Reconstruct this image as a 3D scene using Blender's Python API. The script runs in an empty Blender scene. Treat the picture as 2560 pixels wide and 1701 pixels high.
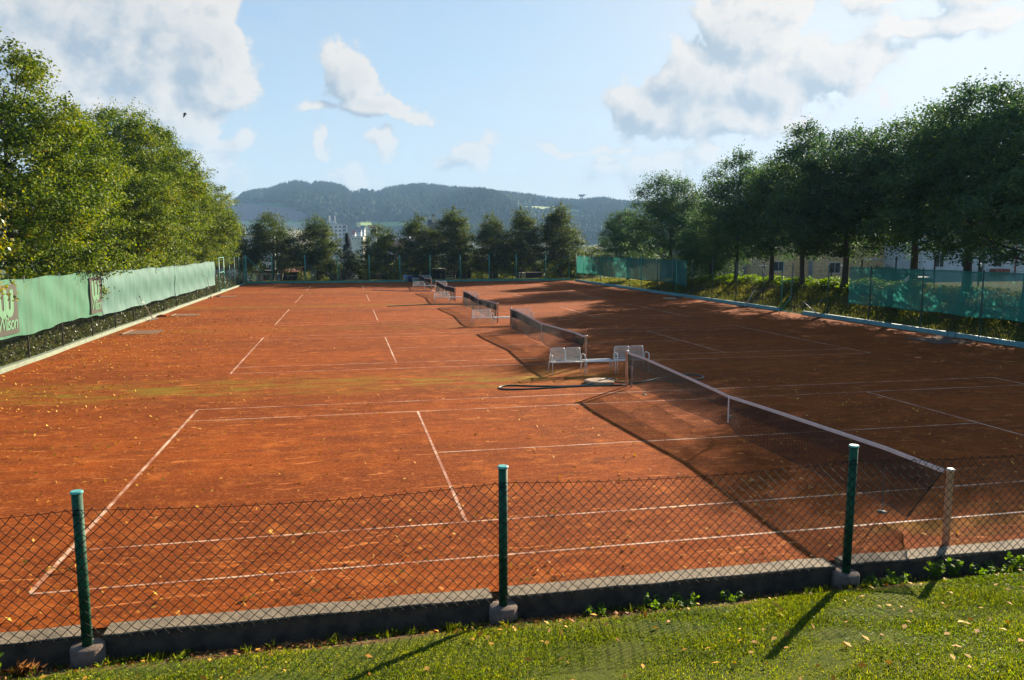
import bpy, math, random
import numpy as np
from mathutils import Vector, Matrix
random.seed(7); RNG = np.random.default_rng(11)
R = math.radians; PI = math.pi
sc = bpy.context.scene; COL = sc.collection

# ------------------------------------------------------------------ camera
F = 1962.16; CAM = np.array([-8.0745, -9.9746, 4.1205])
RIGHT = np.array([0.97858112, -0.2058587, -0.00108596])
UP = np.array([0.02523185, 0.11470475, 0.99307914])
FWD = np.array([0.20430941, 0.9718359, -0.1174421])
cd = bpy.data.cameras.new('camera'); cam = bpy.data.objects.new('camera', cd); COL.objects.link(cam)
cd.sensor_width = 36; cd.lens = F / 2560 * 36; cd.clip_start = .1; cd.clip_end = 20000
cam.matrix_world = Matrix([[RIGHT[i], UP[i], -FWD[i], CAM[i]] for i in range(3)] + [[0, 0, 0, 1]])
sc.camera = cam
def ray(u, v):
    return FWD + RIGHT * ((u - 1280) / F) - UP * ((v - 850.5) / F)
def at(u, v, Y):                       # photo pixel -> world point on the plane y = Y
    d = ray(u, v); return CAM + d * ((Y - CAM[1]) / d[1])
def atd(u, v, D):                      # photo pixel -> world point D metres in front of the lens
    return CAM + ray(u, v) * D
def px(p):
    q = np.asarray(p, float) - CAM
    z = q @ FWD
    return 1280 + F * (q @ RIGHT) / z, 850.5 - F * (q @ UP) / z

# ------------------------------------------------------------------ light
SUN_AZ, SUN_EL = 46.0, 19.4
SKY = .06; EXPO = 1.82; SKYM = (1.03, 1.34, 1.84)
sd = Vector((math.sin(R(SUN_AZ)) * math.cos(R(SUN_EL)), math.cos(R(SUN_AZ)) * math.cos(R(SUN_EL)), math.sin(R(SUN_EL))))
sl = bpy.data.lights.new('sun', 'SUN'); sl.energy = 5.0; sl.angle = R(.55); sl.color = (1, .87, .66)
so = bpy.data.objects.new('sun', sl); COL.objects.link(so); so.location = (40, 40, 60)
so.rotation_euler = (-sd).to_track_quat('-Z', 'Y').to_euler()

# ------------------------------------------------------------------ node helpers
def sock(nt, s, v):
    if v is None: return
    if hasattr(v, 'links') or isinstance(v, bpy.types.NodeSocket): nt.links.new(v, s)
    else:
        if isinstance(v, (tuple, list)) and len(v) == 3 and s.type == 'RGBA': v = (*v, 1)
        s.default_value = v
def nd(nt, t, ins=None, **kw):
    n = nt.nodes.new(t)
    for k, v in kw.items(): setattr(n, k, v)
    for k, v in (ins or {}).items(): sock(nt, n.inputs[k], v)
    return n
def mth(nt, op, a, b=None, c=None, clamp=False):
    n = nt.nodes.new('ShaderNodeMath'); n.operation = op; n.use_clamp = clamp
    for i, v in enumerate((a, b, c)): sock(nt, n.inputs[i], v)
    return n.outputs[0]
def mixc(nt, f, a, b, mode='MIX'):
    n = nt.nodes.new('ShaderNodeMix'); n.data_type = 'RGBA'; n.blend_type = mode; n.clamp_factor = True
    sock(nt, n.inputs[0], f); sock(nt, n.inputs[6], a); sock(nt, n.inputs[7], b)
    return n.outputs[2]
def sstep(nt, v, lo, hi, a=0., b=1.):
    n = nt.nodes.new('ShaderNodeMapRange'); n.interpolation_type = 'SMOOTHSTEP'
    for i, x in enumerate((v, lo, hi, a, b)): sock(nt, n.inputs[i], x)
    return n.outputs[0]
def noise(nt, vec, scale, detail=4, rough=.55, dist=0.):
    n = nd(nt, 'ShaderNodeTexNoise', {'Vector': vec, 'Scale': scale, 'Detail': detail, 'Roughness': rough, 'Distortion': dist})
    return n.outputs['Fac']
def scl(nt, vec, s):
    return nd(nt, 'ShaderNodeMapping', {'Vector': vec, 'Scale': s}).outputs[0]
MATS = {}
def newmat(name):
    m = bpy.data.materials.new(name); m.use_nodes = True; nt = m.node_tree
    b = nt.nodes['Principled BSDF']; MATS[name] = m
    return m, nt, b
def wpos(nt): return nt.nodes.new('ShaderNodeNewGeometry').outputs['Position']
def opos(nt): return nt.nodes.new('ShaderNodeTexCoord').outputs['Object']
def simple(name, col, rough=.6, metal=0., var=.18, scale=6., col2=None, bump=0., spec=.5, bscale=None):
    m, nt, b = newmat(name); o = opos(nt)
    n = noise(nt, o, scale, 5, .6)
    c2 = col2 or tuple(x * (1 - var * 2) for x in col)
    c = mixc(nt, sstep(nt, n, .35, .68), col, c2)
    sock(nt, b.inputs['Base Color'], c); b.inputs['Roughness'].default_value = rough; b.inputs['Metallic'].default_value = metal
    b.inputs['Specular IOR Level'].default_value = spec
    if bump:
        bn = nd(nt, 'ShaderNodeBump', {'Height': noise(nt, o, bscale or scale * 6, 4), 'Strength': bump, 'Distance': .02})
        nt.links.new(bn.outputs[0], b.inputs['Normal'])
    return m

# ------------------------------------------------------------------ materials
def clay_mat():
    m, nt, b = newmat('clay'); p = wpos(nt)
    s = nd(nt, 'ShaderNodeSeparateXYZ', {0: p}); X, Y = s.outputs[0], s.outputs[1]
    big = noise(nt, scl(nt, p, (.10, .22, 1)), 1, 5, .6)
    strk = noise(nt, scl(nt, p, (.45, 1.9, 1)), 1, 6, .68)
    mid = noise(nt, p, 1.5, 6, .7)
    fine = noise(nt, p, 17, 5, .75)
    c = mixc(nt, sstep(nt, big, .33, .68), (.27, .056, .007), (.150, .030, .005))
    c = mixc(nt, sstep(nt, strk, .42, .66, 0, .85), c, (.135, .030, .006))
    c = mixc(nt, sstep(nt, mid, .50, .78, 0, .8), c, (.48, .135, .022))
    c = mixc(nt, sstep(nt, fine, .52, .70, 0, .80), c, (.56, .165, .040))
    c = mixc(nt, sstep(nt, fine, .47, .32, 0, .85), c, (.10, .024, .008))
    mott = noise(nt, scl(nt, p, (2.2, 4.2, 1)), 1, 7, .78); c = mixc(nt, sstep(nt, mott, .54, .69, 0, .80), c, (.50, .135, .028)); c = mixc(nt, sstep(nt, mott, .46, .30, 0, .85), c, (.10, .022, .005))
    grit = noise(nt, p, 75, 3, .8); c = mixc(nt, sstep(nt, grit, .56, .72, 0, .6), c, (.62, .20, .05)); c = mixc(nt, sstep(nt, grit, .42, .28, 0, .6), c, (.08, .018, .005))
    drag = noise(nt, scl(nt, p, (.5, 16, 1)), 1, 3, .6, .4); c = mixc(nt, sstep(nt, drag, .54, .72, 0, .30), c, (.46, .125, .022))
    scuff = noise(nt, scl(nt, p, (1.1, 5.5, 1)), 1, 3, .6, 1.2); c = mixc(nt, sstep(nt, scuff, .62, .72, 0, .85), c, (.58, .20, .055))
    # moss where nobody plays: bands between the courts, and low corners
    band = None
    for (y0, hw, amp) in ((14.1, 2.4, 1.), (31.2, 1.6, .4), (47.0, 2.1, .95), (65.2, 1.8, .6)):
        d = mth(nt, 'ABSOLUTE', mth(nt, 'SUBTRACT', Y, y0))
        v = mth(nt, 'MULTIPLY', sstep(nt, d, hw, hw * .1), amp)
        band = v if band is None else mth(nt, 'MAXIMUM', band, v)
    left = sstep(nt, X, 3., -3., .05, 1.)
    near_ = mth(nt, 'MULTIPLY', sstep(nt, mth(nt, 'ABSOLUTE', mth(nt, 'ADD', Y, .3)), 1.3, .1), sstep(nt, mth(nt, 'ABSOLUTE', mth(nt, 'SUBTRACT', X, .9)), 2.6, .6))
    mo = noise(nt, scl(nt, p, (.35, 1.2, 1)), 1.6, 7, .7)
    mf = mth(nt, 'MULTIPLY', mth(nt, 'MAXIMUM', mth(nt, 'MULTIPLY', band, left), mth(nt, 'MULTIPLY', near_, .6)), sstep(nt, mo, .42, .64), clamp=True)
    c = mixc(nt, mth(nt, 'MULTIPLY', mf, .66), c, mixc(nt, fine, (.12, .105, .012), (.30, .24, .02)))
    sock(nt, b.inputs['Base Color'], c); b.inputs['Roughness'].default_value = 1.; b.inputs['Specular IOR Level'].default_value = .04
    h = mth(nt, 'ADD', mth(nt, 'MULTIPLY', noise(nt, p, 40, 4, .7), .5), mth(nt, 'MULTIPLY', mid, 1.3))
    bn = nd(nt, 'ShaderNodeBump', {'Height': h, 'Strength': .9, 'Distance': .025}); nt.links.new(bn.outputs[0], b.inputs['Normal'])
    return m
def line_mat():
    m, nt, b = newmat('line_tape'); p = wpos(nt)
    w = noise(nt, scl(nt, p, (1.3, 1.3, 1)), 1, 6, .75); g = noise(nt, p, 28, 4, .7)
    v = mth(nt, 'ADD', mth(nt, 'MULTIPLY', w, .9), mth(nt, 'MULTIPLY', g, .35))
    c = mixc(nt, sstep(nt, v, .50, .72), (.66, .43, .27), (.30, .075, .015))
    sock(nt, b.inputs['Base Color'], c); b.inputs['Roughness'].default_value = .7
    return m
def terrain_mat():
    m, nt, b = newmat('grass_soil'); p = wpos(nt)
    s = nd(nt, 'ShaderNodeSeparateXYZ', {0: p}); X, Y = s.outputs[0], s.outputs[1]
    n1 = noise(nt, p, .35, 5); n2 = noise(nt, p, 5, 5, .7); n3 = noise(nt, p, 30, 4, .7)
    g = mixc(nt, sstep(nt, n2, .35, .65), (.045, .060, .010), (.085, .095, .015))
    g = mixc(nt, sstep(nt, n1, .45, .7, 0, .6), g, (.12, .115, .030))
    soil = mixc(nt, sstep(nt, n3, .35, .65), (.085, .045, .022), (.19, .105, .055))
    # bare strip at the foot of the front kerb
    e = mth(nt, 'ADD', mth(nt, 'MULTIPLY', noise(nt, p, 2.2, 5, .7), .6), Y)
    f = mth(nt, 'MULTIPLY', sstep(nt, e, -1.80, -1.45), sstep(nt, Y, 2., 0.))
    # worn soil on the right bank and under the hedge
    f2 = mth(nt, 'MULTIPLY', sstep(nt, noise(nt, p, .6, 6, .7), .45, .60), mth(nt, 'MULTIPLY', sstep(nt, X, 19., 20.), sstep(nt, X, 24.5, 23.)))
    f3 = sstep(nt, X, -19.6, -20.4)
    f = mth(nt, 'MAXIMUM', f, mth(nt, 'MAXIMUM', mth(nt, 'MULTIPLY', f2, .8), mth(nt, 'MULTIPLY', f3, .8)))
    far = sstep(nt, Y, 100., 160.)
    c = mixc(nt, f, g, soil); c = mixc(nt, far, c, mixc(nt, n1, (.06, .10, .02), (.12, .13, .035)))
    sock(nt, b.inputs['Base Color'], c); b.inputs['Roughness'].default_value = 1.; b.inputs['Specular IOR Level'].default_value = .03
    bn = nd(nt, 'ShaderNodeBump', {'Height': n3, 'Strength': .6, 'Distance': .03}); nt.links.new(bn.outputs[0], b.inputs['Normal'])
    return m
def leaf_mat(name, cols, trans=.45, gloss=.35, tv=2.0, spec=.35):
    m = bpy.data.materials.new(name); m.use_nodes = True; nt = m.node_tree; nt.nodes.clear(); MATS[name] = m
    out = nt.nodes.new('ShaderNodeOutputMaterial')
    g = nt.nodes.new('ShaderNodeNewGeometry')
    rp = nt.nodes.new('ShaderNodeValToRGB'); el = rp.color_ramp.elements
    while len(el) > 1: el.remove(el[-1])
    for i, (t, c) in enumerate(cols):
        e = el[0] if i == 0 else el.new(t)
        e.position = t; e.color = (*c, 1)
    big = noise(nt, g.outputs['Position'], .55, 3, .6)
    fac = mth(nt, 'ADD', mth(nt, 'MULTIPLY', g.outputs['Random Per Island'], .72), mth(nt, 'MULTIPLY', sstep(nt, big, .3, .7), .28))
    nt.links.new(fac, rp.inputs[0]); c = rp.outputs[0]
    d = nd(nt, 'ShaderNodeBsdfPrincipled', {'Base Color': c, 'Roughness': gloss, 'Specular IOR Level': spec})
    hs = nd(nt, 'ShaderNodeHueSaturation', {'Hue': .492, 'Saturation': 1.15, 'Value': tv, 'Color': c})
    t = nd(nt, 'ShaderNodeBsdfTranslucent', {'Color': hs.outputs[0]})
    mx = nd(nt, 'ShaderNodeMixShader', {0: trans, 1: d.outputs[0], 2: t.outputs[0]})
    nt.links.new(mx.outputs[0], out.inputs[0])
    return m
def cloth_mat(name, col, see, col2=None, trans=.5):
    m = bpy.data.materials.new(name); m.use_nodes = True; nt = m.node_tree; nt.nodes.clear(); MATS[name] = m
    out = nt.nodes.new('ShaderNodeOutputMaterial'); p = wpos(nt)
    v = noise(nt, scl(nt, p, (1, .9, .16)), 3.2, 6, .7); st = noise(nt, scl(nt, p, (.2, .25, 1.6)), 1, 4)
    c = mixc(nt, sstep(nt, v, .35, .72), col, col2 or tuple(x * .72 for x in col))
    c = mixc(nt, sstep(nt, st, .5, .75, 0, .35), c, tuple(x * 1.15 for x in col))
    wv = noise(nt, p, 90, 2)
    d = nd(nt, 'ShaderNodeBsdfPrincipled', {'Base Color': c, 'Roughness': .55, 'Specular IOR Level': .3})
    bn = nd(nt, 'ShaderNodeBump', {'Height': wv, 'Strength': .3, 'Distance': .01}); nt.links.new(bn.outputs[0], d.inputs['Normal'])
    t = nd(nt, 'ShaderNodeBsdfTranslucent', {'Color': c})
    a = nd(nt, 'ShaderNodeMixShader', {0: trans, 1: d.outputs[0], 2: t.outputs[0]})
    tr = nd(nt, 'ShaderNodeBsdfTransparent')
    b = nd(nt, 'ShaderNodeMixShader', {0: see, 1: a.outputs[0], 2: tr.outputs[0]})
    nt.links.new(b.outputs[0], out.inputs[0])
    return m
M_clay = clay_mat(); M_line = line_mat(); M_terr = terrain_mat()
M_lime = leaf_mat('lime_leaf', [(0, (.020, .040, .007)), (.30, (.046, .085, .008)), (.55, (.105, .160, .011)), (.82, (.22, .265, .017)), (.955, (.31, .30, .025)), (.985, (.42, .24, .02))], .22, .6, 2.0, .10)
M_maple = leaf_mat('maple_leaf', [(0, (.026, .055, .026)), (.45, (.042, .082, .034)), (.8, (.065, .11, .030)), (1, (.11, .14, .026))], .34, .6, 2.0, .12)
M_garden = leaf_mat('garden_leaf', [(0, (.022, .036, .011)), (.5, (.042, .062, .013)), (.85, (.080, .10, .015)), (1, (.14, .145, .02))], .38, .6, 2.0, .10)
M_yellow = leaf_mat('yellow_leaf', [(0, (.06, .085, .008)), (.5, (.14, .145, .010)), (.85, (.26, .21, .014)), (1, (.45, .22, .02))], .42, .4)
M_weed = leaf_mat('weed_leaf', [(0, (.05, .10, .012)), (.5, (.09, .16, .018)), (1, (.16, .22, .03))], .45, .6, 2.0, .1)
M_bush = leaf_mat('bush_leaf', [(0, (.03, .05, .012)), (.5, (.07, .095, .016)), (1, (.17, .18, .02))], .45, .45)
M_under = leaf_mat('undergrowth_leaf', [(0, (.018, .026, .010)), (.5, (.045, .06, .016)), (.85, (.09, .10, .03)), (1, (.20, .18, .07))], .3, .45)
M_blade = leaf_mat('grass_blade', [(0, (.032, .050, .006)), (.45, (.080, .115, .010)), (.75, (.18, .205, .016)), (.93, (.32, .30, .04)), (1, (.40, .31, .10))], .45, .5)
M_tall = leaf_mat('bank_grass_blade', [(0, (.07, .095, .018)), (.5, (.16, .18, .035)), (.85, (.28, .26, .08)), (1, (.38, .32, .15))], .5, .5)
M_spruce = leaf_mat('spruce_needle', [(0, (.012, .024, .026)), (.6, (.022, .042, .042)), (1, (.045, .07, .065))], .12, .6)
M_dead = leaf_mat('fallen_leaf', [(0, (.22, .075, .010)), (.3, (.44, .18, .02)), (.65, (.62, .33, .04)), (.9, (.68, .42, .09)), (1, (.58, .36, .09))], .15, .7, 1.0, .1)
M_litter = leaf_mat('leaf_litter', [(0, (.06, .03, .014)), (.45, (.20, .085, .025)), (.8, (.36, .15, .04)), (1, (.45, .25, .09))], .1, .7, 1.0, .1)
M_forest_c = leaf_mat('conifer_wood', [(0, (.007, .020, .014)), (.6, (.013, .030, .018)), (1, (.026, .046, .022))], .05, .95, 1.5, .05)
M_forest_d = leaf_mat('broadleaf_wood', [(0, (.015, .034, .018)), (.6, (.026, .050, .022)), (1, (.050, .080, .032))], .06, .95, 1.5, .05)
M_bark = simple('bark', (.075, .055, .04), .9, scale=9, bump=.6)
M_white = simple('white_enamel', (.74, .70, .64), .38, scale=14, var=.10)
M_tape = simple('net_tape', (.68, .55, .48), .85, scale=5, var=.06)
M_post = simple('net_post_paint', (.70, .55, .43), .5, scale=5, var=.14)
M_net = simple('net_twine', (.008, .007, .007), .85, scale=3)
M_wire = simple('fence_wire', (.008, .010, .009), .8, scale=20, spec=.12)
M_wireb = simple('galvanised_wire', (.16, .17, .16), .45, .5, scale=20)
M_gpost = simple('green_post_paint', (.010, .085, .042), .62, scale=11, var=.22, spec=.22, bump=.35)
M_tpost = simple('turquoise_post_paint', (.045, .33, .24), .5, scale=4, var=.15)
M_dpost = simple('dark_green_post_paint', (.030, .085, .072), .5, scale=4, var=.2)
M_lpost = simple('weathered_post_paint', (.09, .10, .085), .7, scale=6, var=.25)
M_cap = simple('turquoise_cap', (.10, .42, .36), .5)
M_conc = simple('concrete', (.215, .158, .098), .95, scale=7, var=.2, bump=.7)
M_kerbshade = simple('shade_darkened_concrete', (.085, .060, .040), .95, scale=5, var=.28, bump=.7)  # concrete with the shade of the kerb's front face put into its colour
M_foot = simple('footing_concrete', (.17, .115, .085), .95, scale=9, var=.22, bump=.5)
M_kerbg = simple('pale_green_paint', (.19, .22, .145), .8, scale=3, var=.14, bump=.3)
M_kerbt = simple('turquoise_kerb_paint', (.05, .32, .25), .7, scale=3, var=.14)
M_kerbb = simple('blue_green_kerb_paint', (.12, .31, .33), .7, scale=2.5, var=.12, bump=.25)
M_hose = simple('green_hose_rubber', (.012, .055, .045), .4)
M_bhose = simple('blue_hose_rubber', (.02, .04, .16), .4)
M_black = simple('black_rubber', (.012, .012, .013), .6)
M_steel = simple('bare_steel', (.45, .44, .42), .35, .7)
M_wood = simple('weathered_wood', (.24, .13, .07), .8, scale=8, var=.25)
M_mat = simple('woven_drag_mat', (.20, .105, .06), .95, scale=30, var=.3, bump=.6)
M_scr1 = cloth_mat('green_screen_cloth', (.052, .195, .112), .08, (.038, .130, .070), .2)
M_scr2 = cloth_mat('bluish_screen_cloth', (.088, .21, .17), .08, (.052, .135, .115), .2)
M_scr3 = cloth_mat('dark_screen_cloth', (.040, .20, .170), .13, (.032, .16, .138), .55)
M_scr4 = cloth_mat('teal_screen_cloth', (.05, .33, .275), .28, (.04, .26, .215), .55)
M_panel = cloth_mat('sponsor_panel_cloth', (.046, .042, .028), .05, (.034, .030, .020), .1)
M_print = cloth_mat('printed_lettering', (.095, .235, .125), .03, (.07, .18, .09), .1)
M_wallw = simple('pale_render', (.62, .62, .60), .85, scale=.8, var=.08)
M_wallg = simple('grey_render', (.27, .26, .26), .85, scale=.8, var=.08)
M_osb = simple('chipboard_wall', (.86, .55, .27), .8, scale=3.5, var=.16)
M_wallc = simple('cream_render', (.60, .53, .40), .85, scale=.8, var=.08)
M_brick = simple('brick_wall', (.32, .13, .08), .85, scale=3)
M_dark = simple('tarred_board', (.028, .025, .023), .85, scale=4)
M_roofr = simple('red_roof_tile', (.34, .095, .06), .8, scale=3)
M_roofg = simple('grey_roof_felt', (.16, .15, .15), .85, scale=2)
M_frame = simple('white_window_frame', (.78, .78, .76), .5)
M_glass, nt_, b_ = newmat('window_glass'); b_.inputs['Base Color'].default_value = (.035, .045, .055, 1); b_.inputs['Roughness'].default_value = .06
M_carb = simple('blue_car_paint', (.02, .07, .30), .25); M_carw = simple('white_car_paint', (.72, .72, .70), .25)
M_carg = simple('green_car_paint', (.14, .20, .18), .3)
M_lampg = simple('lamp_glass', (.6, .6, .58), .3)
M_navy = simple('navy_cloth', (.018, .028, .085), .85, scale=9); M_lblue = simple('pale_blue_cloth', (.22, .34, .58), .85, scale=9, var=.3)
M_road = simple('asphalt', (.055, .054, .052), .9, scale=6)
M_bird = simple('bird_feather', (.015, .013, .012), .8)
M_plough = simple('ploughed_soil', (.22, .135, .10), .95, scale=.02, var=.2)
M_meadow = simple('meadow', (.20, .27, .07), .95, scale=.02, var=.2)
def hill_mat():
    m, nt, b = newmat('hill_fields'); a = nd(nt, 'ShaderNodeVertexColor', layer_name='field').outputs[0]
    p = wpos(nt); s = noise(nt, scl(nt, p, (.012, .05, .05)), 1, 6, .7)
    c = mixc(nt, sstep(nt, s, .35, .7, 0, .4), a, mixc(nt, .5, a, (.05, .04, .03)))
    sock(nt, b.inputs['Base Color'], c); b.inputs['Roughness'].default_value = .95; b.inputs['Specular IOR Level'].default_value = .1
    return m
M_hill = hill_mat()

# ------------------------------------------------------------------ mesh building
class MB:
    def __init__(s): s.v = []; s.f = []
    def add(s, vs, fs):
        o = len(s.v); s.v.extend([tuple(map(float, q)) for q in vs]); s.f.extend([tuple(o + i for i in g) for g in fs]); return s
    def box(s, c, d, rz=0., bev=0.):
        x, y, z = [k / 2 for k in d]; ca, sa = math.cos(rz), math.sin(rz)
        if bev <= 0:
            P = [(i * x, j * y, k * z) for k in (-1, 1) for j in (-1, 1) for i in (-1, 1)]
            fs = [(0, 2, 3, 1), (4, 5, 7, 6), (0, 1, 5, 4), (2, 6, 7, 3), (0, 4, 6, 2), (1, 3, 7, 5)]
        else:
            b = min(bev, x * .49, y * .49, z * .49)
            P = []
            for k, q in ((-1, 1), (-1, 0), (1, 0), (1, 1)):
                xx, yy = (x - b, y - b) if q else (x, y); zz = k * (z if q else z - b)
                P += [(-xx, -yy, zz), (xx, -yy, zz), (xx, yy, zz), (-xx, yy, zz)]
            fs = [(3, 2, 1, 0), (12, 13, 14, 15)] + [(r * 4 + i, r * 4 + (i + 1) % 4, r * 4 + 4 + (i + 1) % 4, r * 4 + 4 + i) for r in range(3) for i in range(4)]
        return s.add([(c[0] + a * ca - b_ * sa, c[1] + a * sa + b_ * ca, c[2] + e) for a, b_, e in P], fs)
    def tube(s, path, r, n=8, cap=True):
        P = [np.array(q, float) for q in path]; k = len(P); rs = r if hasattr(r, '__len__') else [r] * k
        vs = []; u = None
        for i in range(k):
            t = P[min(i + 1, k - 1)] - P[max(i - 1, 0)]; t = t / (np.linalg.norm(t) + 1e-12)
            if u is None:
                a = np.array([0, 0, 1.]) if abs(t[2]) < .9 else np.array([1., 0, 0]); u = np.cross(t, a)
            u = u - t * (u @ t); u = u / (np.linalg.norm(u) + 1e-12); w = np.cross(t, u)
            for j in range(n):
                q = 2 * PI * j / n; vs.append(P[i] + rs[i] * (math.cos(q) * u + math.sin(q) * w))
        fs = [(i * n + j, i * n + (j + 1) % n, (i + 1) * n + (j + 1) % n, (i + 1) * n + j) for i in range(k - 1) for j in range(n)]
        if cap: fs += [tuple(range(n))[::-1], tuple(range((k - 1) * n, k * n))]
        return s.add(vs, fs)
    def lathe(s, prof, c=(0, 0, 0), n=20):
        vs = [(c[0] + r * math.cos(2 * PI * j / n), c[1] + r * math.sin(2 * PI * j / n), c[2] + z) for r, z in prof for j in range(n)]
        k = len(prof)
        fs = [(i * n + j, i * n + (j + 1) % n, (i + 1) * n + (j + 1) % n, (i + 1) * n + j) for i in range(k - 1) for j in range(n)]
        fs += [tuple(range(n))[::-1], tuple(range((k - 1) * n, k * n))]
        return s.add(vs, fs)
    def grid(s, fn, nu, nv):
        vs = [fn(i / nu, j / nv) for j in range(nv + 1) for i in range(nu + 1)]
        fs = [(j * (nu + 1) + i, j * (nu + 1) + i + 1, (j + 1) * (nu + 1) + i + 1, (j + 1) * (nu + 1) + i) for j in range(nv) for i in range(nu)]
        return s.add(vs, fs)
    def build(s, name, m, parent=None, smooth=False):
        me = bpy.data.meshes.new(name); me.from_pydata(s.v, [], s.f); me.update()
        return link(name, me, m, parent, smooth)
def link(name, me, m, parent=None, smooth=False):
    if m: me.materials.append(m)
    if smooth and len(me.polygons): me.polygons.foreach_set('use_smooth', [True] * len(me.polygons))
    o = bpy.data.objects.new(name, me); COL.objects.link(o)
    if parent: o.parent = parent
    return o
def npmesh(name, V, Fq, m, parent=None, smooth=False):
    """V (n,3), Fq (k,m) equal-sized faces -> one mesh object, fast"""
    me = bpy.data.meshes.new(name); V = np.asarray(V, np.float32); Fq = np.asarray(Fq, np.int32); k, w = Fq.shape
    me.vertices.add(len(V)); me.vertices.foreach_set('co', V.ravel())
    me.loops.add(k * w); me.loops.foreach_set('vertex_index', Fq.ravel())
    me.polygons.add(k); me.polygons.foreach_set('loop_start', np.arange(0, k * w, w, dtype=np.int32))
    me.update(calc_edges=True); me.validate()
    return link(name, me, m, parent, smooth)
def thing(name, label, cat, loc=(0, 0, 0), rz=0., group=None):
    o = bpy.data.objects.new(name, None); COL.objects.link(o); o.location = loc; o.rotation_euler = (0, 0, rz); o.empty_display_size = .2
    return tag(o, label, cat, group)
def tag(o, label, cat, group=None):
    o['label'] = label; o['category'] = cat
    if group: o['group'] = group
    return o
def struct(o): o['kind'] = 'structure'; return o
def stuff(o, label, cat): o['kind'] = 'stuff'; o['label'] = label; o['category'] = cat; return o
KIDS = {}
def dup(root, loc=None, rz=None, scale=None, label=None):
    def cp(o, par):
        c = o.copy(); COL.objects.link(c)
        if par: c.parent = par
        for ch in list(o.children): cp(ch, c)
        return c
    c = cp(root, None)
    if loc is not None: c.location = loc
    if rz is not None: c.rotation_euler = (0, 0, rz)
    if scale is not None: c.scale = scale
    if label: c['label'] = label
    return c
def prisms(A, B, r):
    """many straight 3-sided strings at once -> verts, faces"""
    A = np.asarray(A, float); B = np.asarray(B, float); t = B - A; t /= np.linalg.norm(t, axis=1)[:, None] + 1e-12
    ref = np.where(np.abs(t[:, 2:3]) < .9, np.array([[0, 0, 1.]]), np.array([[1., 0, 0]])); u = np.cross(t, ref); u /= np.linalg.norm(u, axis=1)[:, None]
    w = np.cross(t, u); n = len(A); V = np.zeros((n, 6, 3))
    for j in range(3):
        q = 2 * PI * j / 3; o = r * (math.cos(q) * u + math.sin(q) * w); V[:, j] = A + o; V[:, 3 + j] = B + o
    f = np.array([(j, (j + 1) % 3, 3 + (j + 1) % 3, 3 + j) for j in range(3)])
    return V.reshape(-1, 3), (np.arange(n)[:, None, None] * 6 + f[None]).reshape(-1, 4)
def leaves(C, size, nrm=None, spread=.9, aspect=.62, rng=RNG):
    """one folded diamond leaf per centre"""
    n = len(C); size = np.broadcast_to(size, (n,))[:, None]
    N = rng.normal(0, spread, (n, 3)) + (np.array([0, 0, 1.]) if nrm is None else nrm); N /= np.linalg.norm(N, axis=1)[:, None] + 1e-9
    T = rng.normal(0, 1, (n, 3)); T -= N * (T * N).sum(1)[:, None]; T /= np.linalg.norm(T, axis=1)[:, None] + 1e-9
    B = np.cross(N, T)
    V = np.stack([C - T * size * .5, C + B * size * aspect * .5 + N * size * .08, C + T * size * .5, C - B * size * aspect * .5 + N * size * .08], 1)
    return V.reshape(-1, 3), np.arange(4 * n).reshape(n, 4)

# ------------------------------------------------------------------ terrain height
def ss(x, a, b):
    t = np.clip((x - a) / (b - a), 0, 1); return t * t * (3 - 2 * t)
def hgt(x, y):
    x = np.asarray(x, float); y = np.asarray(y, float)
    z = np.full(np.broadcast(x, y).shape, -.03)
    fy = np.maximum(-1.42 - y, 0)                      # grassy bank in front of the kerb
    front = -.24 + .40 * np.minimum(fy, .7) * .9 + .215 * np.maximum(fy - .7, 0) + .035 * np.maximum(x + 6, 0) * np.minimum(fy, 2) / 2 * .5
    front = np.minimum(front, 2.4)
    z = np.where(y < -1.2, front, z)
    crest = 1.95 - .017 * np.maximum(y - 25, 0)
    crest = np.where(y > 52, np.maximum(crest - .035 * (y - 52), .25), crest)
    rb = crest * (.62 * np.clip((x - 19.4) / 4.9, 0, 1) + .38 * ss(x, 19.4, 24.3)) * ss(y, -3, 2) * (1 - ss(y, 86, 110) * .6)
    z = z + np.where(x > 19.3, rb, 0)
    z = z + np.where(x < -19.6, .35 * ss(-x, 19.6, 22) + .12 * ss(-x, 19.5, 19.8), 0) * ss(y, -3, 2)
    drop = 13 * ss(y, 100, 260) * (1 - ss(x, 30, 70)) + np.where(x > 25, 2.6 * ss(x, 36, 62) , 0) * 0
    z = z - drop - np.where(y > 86, 1.25 * ss(y, 88.5, 92.5) * (1 - ss(x, 21, 24)), 0)
    z = z - np.where(x > 23, 1.7 * ss(x, 24.4, 28.0) * ss(y, 36, 48), 0)
    return z
xs = np.concatenate([-np.geomspace(4500, 34, 26), np.arange(-32, 32.01, .5), np.geomspace(34, 4500, 26)])
ys = np.concatenate([-np.geomspace(900, 13, 12), np.arange(-12, -6, .5), np.arange(-6, -1.0, .1), np.arange(-1, 112, .75), np.geomspace(114, 6000, 34)])
XX, YY = np.meshgrid(xs, ys); ZZ = hgt(XX, YY)
ZZ = ZZ + np.where(YY < -1.5, .02 * np.sin(XX * 3.1 + YY * 2) * np.cos(YY * 4.3 + XX), 0)
nx, ny = len(xs), len(ys)
idx = np.arange(nx * ny).reshape(ny, nx)
fq = np.stack([idx[:-1, :-1], idx[:-1, 1:], idx[1:, 1:], idx[1:, :-1]], -1).reshape(-1, 4)
struct(npmesh('ground', np.stack([XX, YY, ZZ], -1).reshape(-1, 3), fq, M_terr, smooth=True))
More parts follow.
